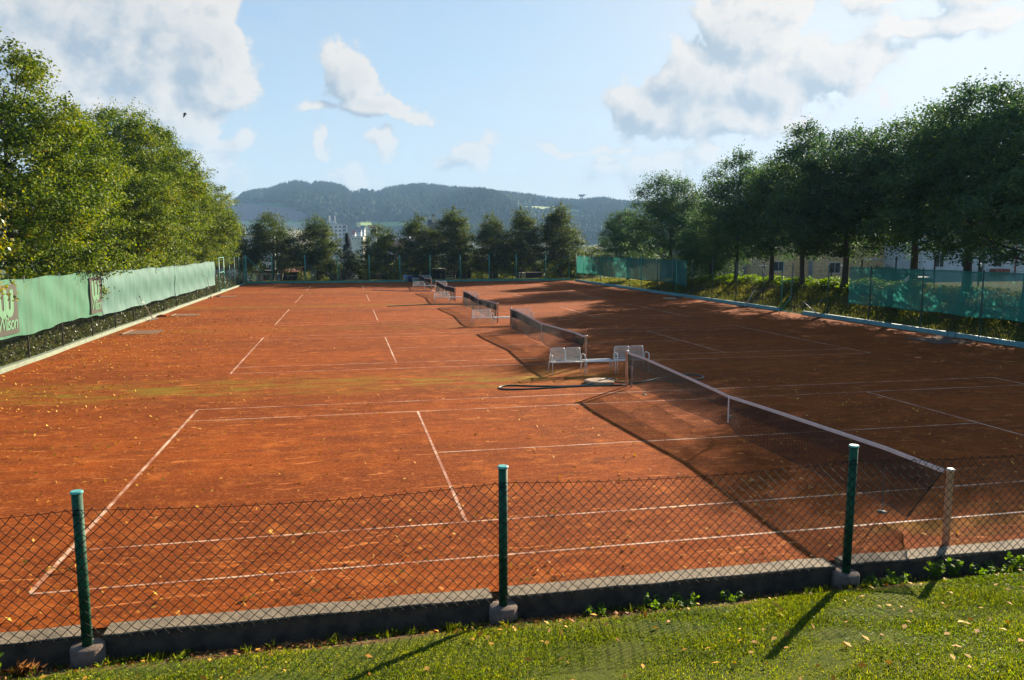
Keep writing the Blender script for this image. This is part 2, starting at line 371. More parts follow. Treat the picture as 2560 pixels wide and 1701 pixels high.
# clay sheet
struct(MB().grid(lambda u, v: (-19.26 + u * 38.5, -1.085 + v * 85.8, 0), 40, 90).build('clay_court', M_clay))
OFF = [0, 16.854, 33.227, 50.406, 67.421]
for o in OFF:
    mb = MB(); z = .004; W = .042
    def strip(x0, x1, y0, y1): mb.add([(x0, y0, z), (x1, y0, z), (x1, y1, z), (x0, y1, z)], [(0, 1, 2, 3)])
    for y in (0, 10.97): strip(-11.885, 11.885, o + y - W / 2, o + y + W / 2)
    for y in (1.37, 9.60): strip(-11.83, 11.83, o + y - W / 2, o + y + W / 2)
    for x in (-11.885, 11.885): strip(x - .031, x + .031, o + .03, o + 10.94)
    for x in (-6.4, 6.4): strip(x - .026, x + .026, o + 1.40, o + 9.57)
    strip(-6.36, 6.36, o + 5.485 - W / 2, o + 5.485 + W / 2)
    struct(mb.build('court_markings', M_line))

# ------------------------------------------------------------------ kerbs
def wavy_kerb(name, pts, w, h, mat):
    mb = MB(); n = len(pts); vs = []
    for (x, y) in pts: vs += [(x - w / 2, y, -.2), (x - w / 2, y, h - .012), (x - w / 2 + .012, y, h), (x + w / 2 - .012, y, h), (x + w / 2, y, h - .012), (x + w / 2, y, -.2)]
    fs = [(i * 6 + j, i * 6 + j + 1, i * 6 + 7 + j, i * 6 + 6 + j) for i in range(n - 1) for j in range(5)]
    mb.add(vs, fs + [(0, 5, 4, 3, 2, 1), tuple((n - 1) * 6 + j for j in range(6))]); return struct(mb.build(name, mat))
wavy_kerb('kerb', [(-19.40 + .035 * math.sin(y * .35) + .03 * math.sin(y * .9), y) for y in np.arange(-1.0, 85.0, 1.2)], .24, .15, M_kerbg)
wavy_kerb('kerb', [(19.40 - .004 * (y < 30) * (30 - y) * 7, y) for y in np.arange(36.15, 83.0, 1.5)], .16, .20, M_kerbb)
wavy_kerb('kerb', [(19.40 - .025 * max(0, 30 - y), y) for y in np.arange(-1.0, 35.0, 1.5)], .16, .21, M_kerbb)
struct(MB().box((0, 84.86, .02), (38.6, .18, .38), R(-6.3) * 0, .01).build('kerb', M_kerbt))
KX = [(-16.2, -10.88), (-10.69, -6.50), (-6.30, -2.02), (-1.84, 2.5), (2.66, 7.0)]
for i, (a, b) in enumerate(KX):
    mb = MB(); n = 26; y0, y1 = -1.372, -1.078
    for k in range(n):
        pass
    def kf(u, v, a=a, b=b):
        s_ = v * 4; x = a + u * (b - a)
        q = [(y1, -.35), (y1, .042), (y1 - .012, .055), (y0 + .012, .055), (y0, .042)]
        j = int(min(round(s_), 4)); y, z = q[j]
        w = .006 * math.sin(x * 7.3) + .004 * math.sin(x * 19 + j)
        return (x, y + w, z + (.006 * math.sin(x * 5 + i) if j else 0))
    mb.grid(kf, n, 4)
    mb.add([(a, y0, -.5), (b, y0, -.5), (b, y0, .042), (a, y0, .042)], [(0, 1, 2, 3)])
    mb.add([(a, y0, -.5), (a, y1, -.5), (a, y1, .05), (a, y0, .05), (b, y0, -.5), (b, y1, -.5), (b, y1, .05), (b, y0, .05)], [(3, 2, 1, 0), (4, 5, 6, 7)])
    ko = struct(mb.build('kerb', M_conc)); ko.data.materials.append(M_kerbshade)
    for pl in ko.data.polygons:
        if pl.normal.y < -.8: pl.material_index = 1  # front face takes the concrete with painted shade

# ------------------------------------------------------------------ front chain-link fence
FY = -1.455
ff = thing('chain_link_fence', 'low chain-link fence with stout green posts along the concrete kerb by the lawn', 'fence', (0, FY, 0))
posts_x = [-15.35, -10.82, -6.39, -1.93, 2.58]
def post_lean(i): return {1: -.003, 3: .014}.get(i, 0)
for i, x in enumerate(posts_x):
    p = MB().lathe([(.052, -.05), (.052, 1.632)], (0, 0, 0), 20).build('post', M_gpost, ff, True); p.location = (x, 0, 0); p.rotation_euler = (0, post_lean(i), 0)
    c = MB().lathe([(.052, 1.6325), (.062, 1.634), (.062, 1.649), (.054, 1.657), (.0, 1.658)], n=20).build('cap', M_cap, p, False)
    zb = float(hgt(x, FY - .1)) - .1
    f_ = MB().lathe([(.165, zb - .15), (.17, zb), (.165, -.012), (.150, .0)], (0, 0, 0), 24).build('footing', M_foot, ff, True); f_.location = (x, 0, 0)
    for z in (.12, .55, 1.0, 1.42): MB().lathe([(.0545, -.004), (.0565, 0), (.0545, .004)], (0, 0, z), 16).build('wire_clip', M_wire, p)
    if i == 2: MB().box((.012, -.0535, .60), (.03, .003, .025)).build('sticker', M_steel, p)
def sag(x):   # top wire height
    for a, b in zip(posts_x, posts_x[1:]):
        if a <= x <= b:
            t = (x - a) / (b - a); return 1.475 - .075 * 4 * t * (1 - t)
    return 1.475
dx = .0615; xs_ = np.arange(posts_x[0], posts_x[-1], dx); nrow = 23; A = []; B = []
def node(i, k, dy):
    x = posts_x[0] + i * dx; zt = sag(x); zb = .075 + .012 * math.sin(x * 2.1)
    jit = .004 * math.sin(i * 12.9 + k * 78.2)
    return (x + jit, dy + .004 * math.sin(i * 3.3), zt - (zt - zb) * (k / nrow) + jit + (.022 if k == 0 else 0))
for i in range(0, len(xs_) - 1):
    for k in range(nrow):
        if (i + k) % 2 == 0: A.append(node(i, k, .0)); B.append(node(i + 1, k + 1, .003))
        else: A.append(node(i + 1, k, .003)); B.append(node(i, k + 1, .0))
V, Fc = prisms(A, B, .0046); V[:, 1] -= .058
npmesh('wire_mesh', V, Fc, M_wire, ff)
for nm, zf in (('top_wire', sag), ('bottom_wire', lambda x: .10 + .012 * math.sin(x * 2.1))):
    MB().tube([(x, -.062, zf(x)) for x in np.arange(posts_x[0], posts_x[-1] + .01, .16)], .0035, 5).build(nm, M_wire, ff)

# ------------------------------------------------------------------ tall fences with posts, mesh and windscreens
dpan = .075
def mesh_panel(L, H, r=.0016):
    n = int(round(L / dpan)) * 1; m = int(round(H / dpan)); a = []; b = []
    sx, sz = L / n, H / m
    for i in range(n):
        for k in range(m):
            if (i + k) % 2 == 0: a.append((0, i * sx, k * sz)); b.append((0, (i + 1) * sx, (k + 1) * sz))
            else: a.append((0, (i + 1) * sx, k * sz)); b.append((0, i * sx, (k + 1) * sz))
    V, Fc = prisms(a, b, r); return V, Fc
def tall_fence(label, x, ylist, zb, zts, mat, wirem, gate=None, group=None):
    t = thing('tall_fence', label, 'fence', (x, 0, 0), 0, group)
    base = None
    for i, y in enumerate(ylist):
        m = mat(y) if callable(mat) else mat
        MB().lathe([(.032, zb), (.032, zts(y)), (.0, zts(y) + .004)], (0, y, 0), 10).build('post', m, t, True)
    for a, b in zip(ylist, ylist[1:]):
        if gate and abs(a - gate[0]) < .01: continue
        V, Fc = mesh_panel(b - a, 2.75); V[:, 1] += a; V[:, 2] += zb + .03
        npmesh('mesh_panel', V, Fc, wirem, t)
    ww = MB()
    for z in (2.95, 1.0): MB().tube([(.012, ylist[0], z), (.012, ylist[-1], z)], .004, 4).build('tension_wire', wirem, t)
    return t
LY = [3.3, 6.9, 10.5, 14.1, 17.7, 21.26, 24.8, 28.6, 32.26, 35.76, 39.43, 42.99, 46.9, 50.46, 54.2, 58.67, 62.66, 65.7, 68.6, 72.2, 75.8, 79.4, 83.0, 84.8]
lf = tall_fence('tall wire fence running along the left side of the courts', -19.42, LY, .12, lambda y: 3.1 + (.12 if y > 65 else 0),
                lambda y: M_tpost if y > 65 else M_lpost, M_wire, (65.7, 68.6))
g = MB()
for a, b in (((0, 65.78, .2), (0, 65.78, 3.2)), ((0, 68.52, .2), (0, 68.52, 3.2)), ((0, 65.78, 3.2), (0, 68.52, 3.2)), ((0, 65.78, .2), (0, 68.52, .2)), ((0, 65.78, 1.85), (0, 68.52, 1.85))):
    g.tube([a, b], .03, 8)
gt = g.build('gate', M_tpost, lf, True)
V, Fc = mesh_panel(2.7, 2.95); V[:, 1] += 65.8; V[:, 2] += .22; npmesh('gate_mesh', V, Fc, M_wire, gt)
MB().box((.06, 68.3, 1.75), (.08, .25, .06), 0, .01).build('handle', M_tpost, gt)
RY = [1.7, 5.3, 8.9, 12.6, 16.1, 19.74, 23.45, 27.37, 31.14, 34.93, 36.12, 38.45, 42.23, 46.04, 49.72, 53.4, 57.01, 60.97, 64.05, 67.19, 70.24, 73.26, 76.31, 79.6, 82.7]
def rzt(y): return 3.25 if y > 56 or 45 < y < 47 else 3.1
rf = tall_fence('tall wire fence running along the right side below the big trees', 19.45, [y for y in RY if abs(y - 36.12) > .1], .15, rzt,
                lambda y: M_tpost if y > 58 else M_dpost, M_wire, (34.93, 38.45))
for y in (0,): pass
rf2 = []
for xx_, yy_ in zip([19.45], [0]): pass
g = MB()
for a, b in (((0, 34.98, .03), (0, 34.98, 1.95)), ((0, 36.1, .03), (0, 36.1, 1.95)), ((0, 34.98, 1.95), (0, 36.1, 1.95)), ((0, 34.98, .05), (0, 36.1, .05)), ((0, 34.98, 1.0), (0, 36.1, .08))):
    g.tube([a, b], .022, 8)
gt = g.build('gate', M_tpost, rf, True)
V, Fc = mesh_panel(2.33, 2.75); V[:, 1] += 36.12; V[:, 2] += .18; npmesh('mesh_panel', V, Fc, M_wire, rf)
MB().box((-.03, 35.1, 1.0), (.04, .16, .03), 0, .008).build('handle', M_steel, gt)
MB().lathe([(.032, .1), (.032, 3.1), (0, 3.104)], (0, 36.16, 0), 10).build('post', M_dpost, rf, True)
for (a, b) in (((0, 52.8, 3.0), (-.55, 51.5, .15)), ((0, 57.0, 2.9), (-.4, 57.9, .3)), ((0, 79.6, 1.2), (-.3, 79.9, .1)), ((0, 62.0, 2.9), (-.4, 59.5, .2))):
    MB().tube([a, b], .022, 8).build('brace', M_tpost, rf, True)
FXs = [-19.35, -16.48, -12.78, -9.05, -5.41, -1.8, 1.81, 5.47, 9.04, 12.43, 16.16, 19.2]
fr = thing('tall_fence', 'wire fence with thin turquoise posts across the far end of the courts', 'fence', (0, 84.95, 0))
for x in FXs: MB().lathe([(.06, .05), (.06, 3.22), (0, 3.225)], (x, 0, 0), 10).build('post', M_tpost, fr, True)
for a, b in zip(FXs, FXs[1:]):
    V, Fc = mesh_panel(b - a, 2.9, .0014); V = V[:, [1, 0, 2]]; V[:, 0] += a; V[:, 2] += .2; npmesh('mesh_panel', V, Fc, M_wire, fr)
MB().tube([(-19.3, -.05, 3.1), (-16.55, -.05, .2)], .04, 8).build('brace', M_tpost, fr, True)
MB().tube([(19.0, -.05, 3.0), (16.6, -.05, .9)], .04, 8).build('brace', M_tpost, fr, True)
MB().tube([(-19.3, -.1, 3.1), (-19.35, -2.6, .15)], .035, 8).build('brace', M_tpost, fr, True)

def screen(label, x, y0, y1, zt, zb, mat, amp=.03, seed=1, name='windscreen', sidefold=0.):
    rr = np.random.default_rng(seed); ph = rr.uniform(0, 6, 8)
    n = max(8, int((y1 - y0) / .22))
    def fn(u, v):
        y = y0 + u * (y1 - y0); z0 = zb(y); z1 = zt(y)
        z = z0 + v * (z1 - z0)
        d = amp * (math.sin(y * 1.745 + ph[0]) * .7 + .4 * math.sin(y * 4.1 + ph[1] + v * 3) * (1 - v) + .3 * math.sin(z * 5 + y * 2.3 + ph[2]) + .35 * math.sin(y * 9 + z * 6 + ph[3]) * (1 - v) ** 2)
        d += sidefold * math.sin(z * 3.4 + .15 * math.sin(y)) * .5
        return (x + d, y, z)
    o = MB().grid(fn, n, 14).build(name, mat, None, True)
    sg = 1 if x < 0 else -1
    for nm, f0, f1 in (('top_hem', .972, 1.0), ('bottom_hem', 0., .03)):
        MB().grid(lambda u, v: (lambda q: (q[0] + sg * .006, q[1], q[2]))(fn(u, f0 + v * (f1 - f0))), n, 1).build(nm, mat, o, True)
    ti = MB()
    for k in range(int((y1 - y0) / 1.2)):
        y = y0 + .15 + k * 1.2; p = fn((y - y0) / (y1 - y0), .985)
        ti.tube([(p[0] + sg * .012, p[1], p[2] - .02), (p[0] + sg * .015, p[1], p[2] + .03), (p[0] - sg * .06, p[1] + .02, p[2] + .05)], .006, 4)
    ti.build('ties', M_black, o)
    return tag(o, label, 'windscreen', 'cloth windscreens tied to the tall fences')
def sgn(x): return math.sin(x)
ws1 = screen('bright green windscreen cloth with dark sponsor panels nearest the left edge', -19.30, 4.0, 29.78, lambda y: 3.03 + .03 * sgn(y * 1.7), lambda y: 1.08 + .05 * sgn(y * .8) + .02 * sgn(y * 2.9) - .04 * (y > 29), M_scr1, .034, 3)
ws2 = screen('pale bluish-green windscreen cloth between the sponsor panels and the rip', -19.29, 29.84, 45.9, lambda y: 2.98 - .005 * (y - 30) + .03 * sgn(y), lambda y: .97 - .003 * (y - 30) + .03 * sgn(y * 1.3), M_scr2, .03, 5, sidefold=.07)
ws3 = screen('pale bluish-green windscreen cloth from the rip to the left gate', -19.30, 46.0, 62.6, lambda y: 2.86 + .005 * (y - 46) + .03 * sgn(y * 1.1), lambda y: .90 + .02 * sgn(y * 1.2), M_scr2, .03, 7, sidefold=.06)
ws4 = screen('dark green see-through windscreen cloth near the far right corner', 19.50, 50.8, 82.6, lambda y: 3.04 + .015 * sgn(y * 1.7), lambda y: 1.0 - .16 * (y < 53) * (53 - y) / 2.2 + .03 * sgn(y * .6), M_scr3, .015, 9)
ws5 = screen('teal see-through windscreen cloth dappled with tree shadows, nearest on the right', 19.50, 3.0, 29.3, lambda y: 3.04 - .03 * abs(sgn(y * .84)), lambda y: 1.03 - .07 * abs(sgn(y * .84)), M_scr4, .022, 12)
MB().tube([(19.47, y, 1.57 + .02 * sgn(y * .9)) for y in np.arange(3.0, 29.3, .6)], .006, 4).build('hem_cord', M_dpost, ws5)
# sponsor panels: dark cloth, pale double-U mark and script wordmark
fc = bpy.data.curves.new('fnt', 'FONT'); fc.body = 'Wilson'; fc.size = 1; fc.shear = .25; fc.space_character = .86; fc.offset = .012
to = bpy.data.objects.new('fnt', fc); COL.objects.link(to)
dg = bpy.context.evaluated_depsgraph_get(); tme = bpy.data.meshes.new_from_object(to.evaluated_get(dg)); bpy.data.objects.remove(to)
tv = np.array([v.co[:] for v in tme.vertices]); tf = [tuple(p.vertices) for p in tme.polygons]
tv[:, 0] -= tv[:, 0].min(); tw = tv[:, 0].max(); th = tv[:, 1].max()
def sponsor(y0, y1, zlo, zhi):
    p = MB().grid(lambda u, v: (-19.252 + .02 * math.sin((y0 + u * (y1 - y0)) * 1.745 + 1) * 0, y0 + u * (y1 - y0), zlo + v * (zhi - zlo)), 8, 8).build('sponsor_panel', M_panel, ws1)
    w = y1 - y0; h = zhi - zlo
    mb = MB()
    def U(cx, wd, zt1, zb1, zt2, sw):
        pts = [(cx - wd / 2, zt1)] + [(cx - wd / 2 + .06 * wd * k / 3, zt1 + (zb1 + wd / 2 - zt1) * k / 3) for k in (1, 2, 3)]
        pts += [(cx - math.cos(q) * wd * .44, zb1 + wd * .5 - math.sin(q) * wd * .5) for q in np.linspace(.25, PI - .25, 9)]
        pts += [(cx + wd / 2 - .06 * wd * (3 - k) / 3, zb1 + wd / 2 + (zt2 - zb1 - wd / 2) * k / 3) for k in (0, 1, 2, 3)]
        P = np.array(pts); T = np.gradient(P, axis=0); T /= np.linalg.norm(T, axis=1)[:, None]; Nn = np.stack([-T[:, 1], T[:, 0]], 1)
        a = P + Nn * sw / 2; b = P - Nn * sw / 2
        n = len(P); x = -19.238
        vs = [(x, q[0], q[1]) for q in a] + [(x, q[0], q[1]) for q in b]
        mb.add(vs, [(i, i + 1, n + i + 1, n + i) for i in range(n - 1)])
    z1, z0 = zlo + .90 * h, zlo + .41 * h
    U(y0 + .31 * w, .27 * w, z1, z0, z1, .145 * w); mb_l = mb; o1 = mb.build('emblem', M_print, p)
    mb = MB(); U2 = U
    pts = None
    def U_b():
        cx, wd, sw = y0 + .60 * w, .27 * w, .145 * w
        P = [(cx - wd / 2 + .02 * w, z1 - .12 * h)] + [(cx - wd / 2 + .03 * w, z0 + wd / 2 + .1 * h)]
        P += [(cx - math.cos(q) * wd * .44, z0 + .012 * h + wd * .5 - math.sin(q) * wd * .5) for q in np.linspace(.25, PI - .25, 9)]
        P += [(cx + wd / 2 - .02 * w, z0 + wd * .6), (cx + wd / 2, z1 - .2 * h), (cx + wd / 2 - .015 * w, z1)]
        P = np.array(P); T = np.gradient(P, axis=0); T /= np.linalg.norm(T, axis=1)[:, None]; Nn = np.stack([-T[:, 1], T[:, 0]], 1)
        a = P + Nn * sw / 2; b = P - Nn * sw / 2; n = len(P); x = -19.234
        m2 = MB(); m2.add([(x, q[0], q[1]) for q in a] + [(x, q[0], q[1]) for q in b], [(i, i + 1, n + i + 1, n + i) for i in range(n - 1)])
        m2.build('emblem', M_print, p)
    U_b()
    k = .86 * w / tw
    vv = [(-19.236, y0 + .07 * w + q[0] * k, zlo + .10 * h + q[1] * .27 * h / th) for q in tv]
    m3 = MB(); m3.add(vv, tf); m3.build('lettering', M_print, p)
sponsor(18.32, 20.13, 1.20, 2.88); sponsor(28.1, 29.7, 1.16, 2.80)

# ------------------------------------------------------------------ tennis nets
def ztop(y):
    d = abs(y - 5.485); e = min(d, 5.05)
    z = .914 + .15 * (e / 5.05) ** .85
    return z - max(0, d - 5.05) * .012
def make_net(o, i, zb0, label):
    t = thing('tennis_net', label, 'net', (0, o, 0), 0, 'nets standing in line across the courts')
    ya, yb = -.80, 11.80
    def zbot(y): return zb0 + .02 * math.sin(y * 1.3 + i) + (.16 * max(0, 1 - abs(y - 5.485) / .45)) * (zb0 / .15)
    def ybot(y): # near end is pulled inwards at the bottom
        return y + (.62 * max(0, 1 - (y - ya) / 1.1)) - (.45 * max(0, 1 - (yb - y) / 1.2)) * (.3)
    for y, r in ((-.914, .048), (11.884, .042)):
        p = MB().lathe([(r, -.1), (r, 1.055), (r + .012, 1.057), (r + .012, 1.075), (r, 1.085), (0, 1.09)], (0, y, 0), 16).build('post', M_post, t, True)
        MB().tube([(0, y + (.12 if y < 0 else -.12), 1.05), (.06, y, 1.06), (.055, y, .72)], .006, 5).build('winch_cord', M_black, p)
        if y > 0: MB().lathe([(.03, -.1), (.03, .98)], (.1, y - .17, 0), 10).build('side_pole', M_post, p, True)
    sp = .05; A = []; B = []
    Y = np.arange(ya + .03, yb, sp)
    def pnt(y, s):
        yy = y + s * (ybot(y) - y); zt = ztop(y) - .05; z = zt + s * (zbot(yy) - zt)
        return (.025 * math.sin(y * 2.2 + i) * s, yy, z)
    for y in Y:
        q = [pnt(y, s) for s in (0, .5, 1)]; A += q[:2]; B += q[1:]
    rows = 21
    for k in range(rows + 1):
        s = k / rows; q = [pnt(y, s) for y in np.linspace(ya + .03, yb, 60)]; A += q[:-1]; B += q[1:]
    for y in Y + sp / 2:                      # doubled upper band
        A.append(pnt(y, 0)); B.append(pnt(y, .38))
    for k in range(9):
        s = (k + .5) / rows; q = [pnt(y, s) for y in np.linspace(ya + .03, yb, 60)]; A += q[:-1]; B += q[1:]
    V, Fc = prisms(A, B, (.0042, .0034, .0028, .0025, .0023)[i]); npmesh('netting', V, Fc, M_net, t)
    YY_ = np.linspace(ya, yb, 64)
    tp = MB(); n = len(YY_); vs = []
    for y in YY_:
        z = ztop(y); vs += [(-.009, y, z - .062), (-.011, y, z - .01), (0, y, z + .003), (.011, y, z - .01), (.009, y, z - .062)]
    tp.add(vs, [(a * 5 + j, a * 5 + j + 1, a * 5 + 6 + j, a * 5 + 5 + j) for a in range(n - 1) for j in range(4)]); tp.build('headband', M_tape, t)
    MB().tube([(0, -.914, 1.05), (0, ya, ztop(ya) - .02)], .005, 5).build('cable', M_steel, t)
    MB().tube([(0, 11.884, 1.05), (0, yb, ztop(yb) - .02)], .005, 5).build('cable', M_steel, t)
    for ye in (ya + .03, yb - .01):
        MB().tube([pnt(ye, s) for s in np.linspace(0, 1, 5)], .011, 5).build('edge_cord', M_net, t)
    MB().tube([pnt(y, 1) for y in np.linspace(ya + .03, yb, 70)], .007, 5).build('bottom_cord', M_net, t)
    zc = zbot(5.485)
    MB().box((-.012, 5.485, (.914 + zc) / 2 - .01), (.006, .05, .914 - zc), 0).build('centre_strap', M_white, t)
    MB().box((.03, 5.485, zc + .12), (.05, .06, .06), 0, .01).build('strap_buckle', M_steel, t)
    if i < 4:
        for y in (.46, 10.51):
            MB().lathe([(.07, .0), (.07, .012), (.008, .016), (.008, ztop(y) - .03), (.009, ztop(y) - .02), (0, ztop(y) - .02)], (.03, y, 0), 10).build('singles_stick', M_lpost, t, True)
    return t
NL = ['long black tennis net nearest to the chain-link fence, its near bottom corner pulled inwards',
      'second tennis net from the chain-link fence, behind the first pair of benches',
      'tennis net in the middle of the row of five',
      'fourth tennis net from the chain-link fence, just past the middle one',
      'smallest and farthest tennis net, standing in front of the far fence']
for i, o in enumerate(OFF): make_net(o, i, (.15, .06, .06, .05, .05)[i], NL[i])

# ------------------------------------------------------------------ benches and tables
def rrect(w, h, r, n=4):
    P = []
    for cx, cy, a0 in ((w / 2 - r, h - r, 0), (-w / 2 + r, h - r, PI / 2), (-w / 2 + r, r, PI), (w / 2 - r, r, 1.5 * PI)):
        P += [(cx + r * math.cos(a0 + q * PI / 2 / n), cy + r * math.sin(a0 + q * PI / 2 / n)) for q in range(n + 1)]
    return P
def wiregrid(w, h, s, r):
    A = []; B = []
    for x in np.arange(-w / 2 + s, w / 2, s): A.append((x, 0, .01)); B.append((x, 0, h - .01))
    for z in np.arange(s, h, s): A.append((-w / 2 + .01, 0, z)); B.append((w / 2 - .01, 0, z))
    return prisms(A, B, r)
W2 = 1.02
def make_bench():
    t = thing('wire_bench', '', 'bench', (0, 0, 0), 0, 'white wire benches between the courts')
    def tilt(P, z0, y0): return [(x, y0 + (z) * .22, z0 + z) for x, z in P]
    for sx in (-1, 1):
        P = rrect(.49, .46, .07); q = [(sx * .257 + x, .43 + z * .24, .37 + z) for x, z in P]; q.append(q[0])
        b = MB().tube(q, .0125, 6, False).build('backrest', M_white, t, True)
        V, Fc = wiregrid(.47, .45, .021, .0021); V = np.stack([V[:, 0] + sx * .257, .43 + V[:, 2] * .24 + V[:, 1], .375 + V[:, 2]], 1); npmesh('backrest_mesh', V, Fc, M_white, b)
        MB().tube([(sx * .257 - .24, .455, .46), (sx * .257 + .24, .455, .46)], .008, 6).build('backrest_rail', M_white, b)
    fr_ = MB(); P = [(-W2 / 2, .02), (W2 / 2, .02), (W2 / 2, .47), (-W2 / 2, .47), (-W2 / 2, .02)]
    fr_.tube([(x, y, .425 - .03 * (y > .2)) for x, y in P], .013, 6).build('seat_frame', M_white, t, True)
    V, Fc = wiregrid(W2, .45, .024, .002); V = np.stack([V[:, 0], .02 + V[:, 2], .425 - V[:, 2] * .066 + V[:, 1]], 1); npmesh('seat', V, Fc, M_white, t)
    for sx in (-1, 1):
        x = sx * (W2 / 2 + .03)
        MB().tube([(x, .03, 0), (x, .02, .42), (x, .02, .57), (x, .05, .63), (x, .10, .65), (x, .36, .65), (x, .43, .62), (x, .47, .52), (x, .50, .40)], .0135, 7).build('armrest', M_white, t, True)
        MB().tube([(x, .50, .42), (x + sx * .01, .60, .0)], .0135, 7).build('leg', M_white, t, True)
        MB().tube([(x, .02, .42), (x, .50, .40)], .012, 6).build('side_rail', M_white, t, True)
    return t
def make_table():
    t = thing('wire_table', '', 'table', (0, 0, 0), 0, 'low white tables between the benches')
    P = [(-.48, 0), (.48, 0), (.48, .52), (-.48, .52), (-.48, 0)]
    tf_ = MB().tube([(x, y, .42) for x, y in P], .013, 6).build('table_frame', M_white, t, True)
    V, Fc = wiregrid(.95, .51, .016, .003); V = np.stack([V[:, 0], V[:, 2], .425 + V[:, 1]], 1); npmesh('tabletop', V, Fc, simple('table_top_enamel', (.46, .50, .56), .4), t)
    for x in (-.49, .49):
        MB().tube([(x, -.01, 0), (x, -.01, .42), (x, .02, .48), (x, .08, .50), (x, .16, .48), (x, .18, .43)], .0135, 7).build('leg', M_white, t, True)
        MB().tube([(x, .5, .42), (x * 1.03, .6, 0)], .0135, 7).build('leg', M_white, t, True)
    return t
bench0 = make_bench(); table0 = make_table()
GAPS = [(14.2, 'first and second nets', -1.11), (30.58, 'second and third nets', -1.07), (48.0, 'third and fourth nets', -1.18), (66.35, 'fourth and fifth nets', -1.24), (83.05, 'fifth net and the far fence', -.98)]
first = True
for i, (y, where, xb) in enumerate(GAPS):
    for side, x in (('left', xb), ('right', xb + 2.2)):
        b = bench0 if first else dup(bench0); first = False
        b.location = (x, y, 0); b.rotation_euler = (0, 0, R((-2, 3, 1, -2, 2)[i]))
        b['label'] = 'white two-seat wire bench on the %s of the table between the %s' % (side, where) if i < 4 else 'white two-seat wire bench on the %s of the farthest table, against the far fence' % side
    tb = table0 if i == 0 else dup(table0)
    tb.location = (xb + 1.09, y + .02, 0)
    tb['label'] = 'low white wire table between the benches, between the %s' % where if i < 4 else 'low white wire table farthest away, against the far fence'
# things left on the farthest bench
def blob(c, d, seed, n=10, amp=.12):
    rr = np.random.default_rng(seed); ph = rr.uniform(0, 6, 6); mb = MB()
    def fn(u, v):
        a = 2 * PI * u; b = -PI / 2 + PI * v; x, y, z = math.cos(a) * math.cos(b), math.sin(a) * math.cos(b), math.sin(b)
        k = 1 + amp * (math.sin(3 * x + ph[0]) + math.sin(4 * y + ph[1] + 2 * z) + math.sin(5 * z + ph[2] + 2 * x))
        s = lambda q: math.copysign(abs(q) ** .8, q)
        return (c[0] + d[0] * s(x) * k, c[1] + d[1] * s(y) * k, c[2] + d[2] * s(z) * k)
    return mb.grid(fn, n * 2, n)
jb = blob((-1.3, 83.5, .66), (.20, .10, .24), 3).build('jacket', M_lblue, None, True); tag(jb, 'pale blue jacket hung over the back of the farthest left bench', 'jacket')
bg = thing('sports_bag', 'dark navy bag slumped at the right end of the farthest left bench', 'bag', (-.78, 83.05, 0))
blob((0, .1, .42), (.30, .2, .38), 5, amp=.06).build('bag_body', M_navy, bg, True)
MB().tube([(-.16, 0, .72), (-.1, -.06, .88), (.1, -.06, .88), (.16, 0, .72)], .014, 6).build('bag_strap', M_navy, bg, True)
tw_ = blob((-.12, 83.5, .50), (.30, .16, .07), 9).build('towel', M_lblue, None, True); tag(tw_, 'pale blue towel lying on the farthest low table', 'towel')

# ------------------------------------------------------------------ hoses, manhole, mats and tools
def smooth_path(P, k=6, close=False):
    P = np.array(P, float); n = len(P); out = []
    for i in range(n - 1):
        p0, p1, p2, p3 = P[max(i - 1, 0)], P[i], P[i + 1], P[min(i + 2, n - 1)]
        for t in np.linspace(0, 1, k, endpoint=False):
            out.append(.5 * ((2 * p1) + (-p0 + p2) * t + (2 * p0 - 5 * p1 + 4 * p2 - p3) * t * t + (-p0 + 3 * p1 - 3 * p2 + p3) * t ** 3))
    out.append(P[-1]); return out
h1 = [(-.05, 12.62, .10), (-.33, 12.72, .115), (-.62, 12.50, .11), (-.98, 12.28, .03), (-1.83, 12.22, .02), (-2.82, 12.48, .02), (-3.35, 12.68, .02), (-3.68, 12.52, .02), (-3.76, 12.27, .02), (-3.55, 12.06, .02), (-2.76, 12.0, .02), (-1.26, 12.12, .02), (-.2, 12.02, .02), (.06, 12.10, .02), (.61, 12.36, .02), (1.5, 12.95, .02), (2.32, 13.40, .02), (2.67, 13.46, .02), (2.92, 13.27, .02), (2.95, 12.92, .02), (2.71, 12.60, .02), (2.05, 12.36, .02), (1.09, 12.36, .045), (.25, 12.20, .045), (-.15, 12.36, .06), (-.25, 12.62, .11)]
tag(MB().tube(smooth_path(h1), .021, 8).build('garden_hose', M_hose, None, True), 'dark green hose looped on the clay around the round concrete cover', 'hose')
h2 = [(-5.25, 45.75, .02), (-4.45, 46.01, .02), (-2.98, 46.42, .02), (-1.5, 46.57, .02), (.08, 46.25, .02), (1.6, 46.2, .02), (1.9, 46.0, .02), (1.6, 45.85, .02), (.2, 46.0, .02), (-1.5, 46.4, .02), (-3.0, 46.25, .02), (-4.4, 45.85, .02), (-5.25, 45.6, .02), (-5.3, 45.68, .02)]
tag(MB().tube(smooth_path(h2), .022, 8).build('garden_hose', M_hose, None, True), 'dark green hose stretched out straight on the clay beyond the third net', 'hose')
h3 = [(-5.65, 67.3, .02), (-3.8, 65.6, .02), (-2.32, 64.4, .02), (-.79, 63.7, .02), (.0, 64.3, .02), (-.5, 64.2, .02), (-2.3, 64.2, .02), (-4.0, 65.5, .02), (-5.7, 67.15, .02)]
tag(MB().tube(smooth_path(h3), .024, 8).build('garden_hose', M_bhose, None, True), 'blue hose stretched out on the clay before the farthest net', 'hose')
mh = thing('manhole_cover', 'round raised concrete cover on the clay in front of the nearest benches', 'manhole cover', (-.60, 12.62, 0))
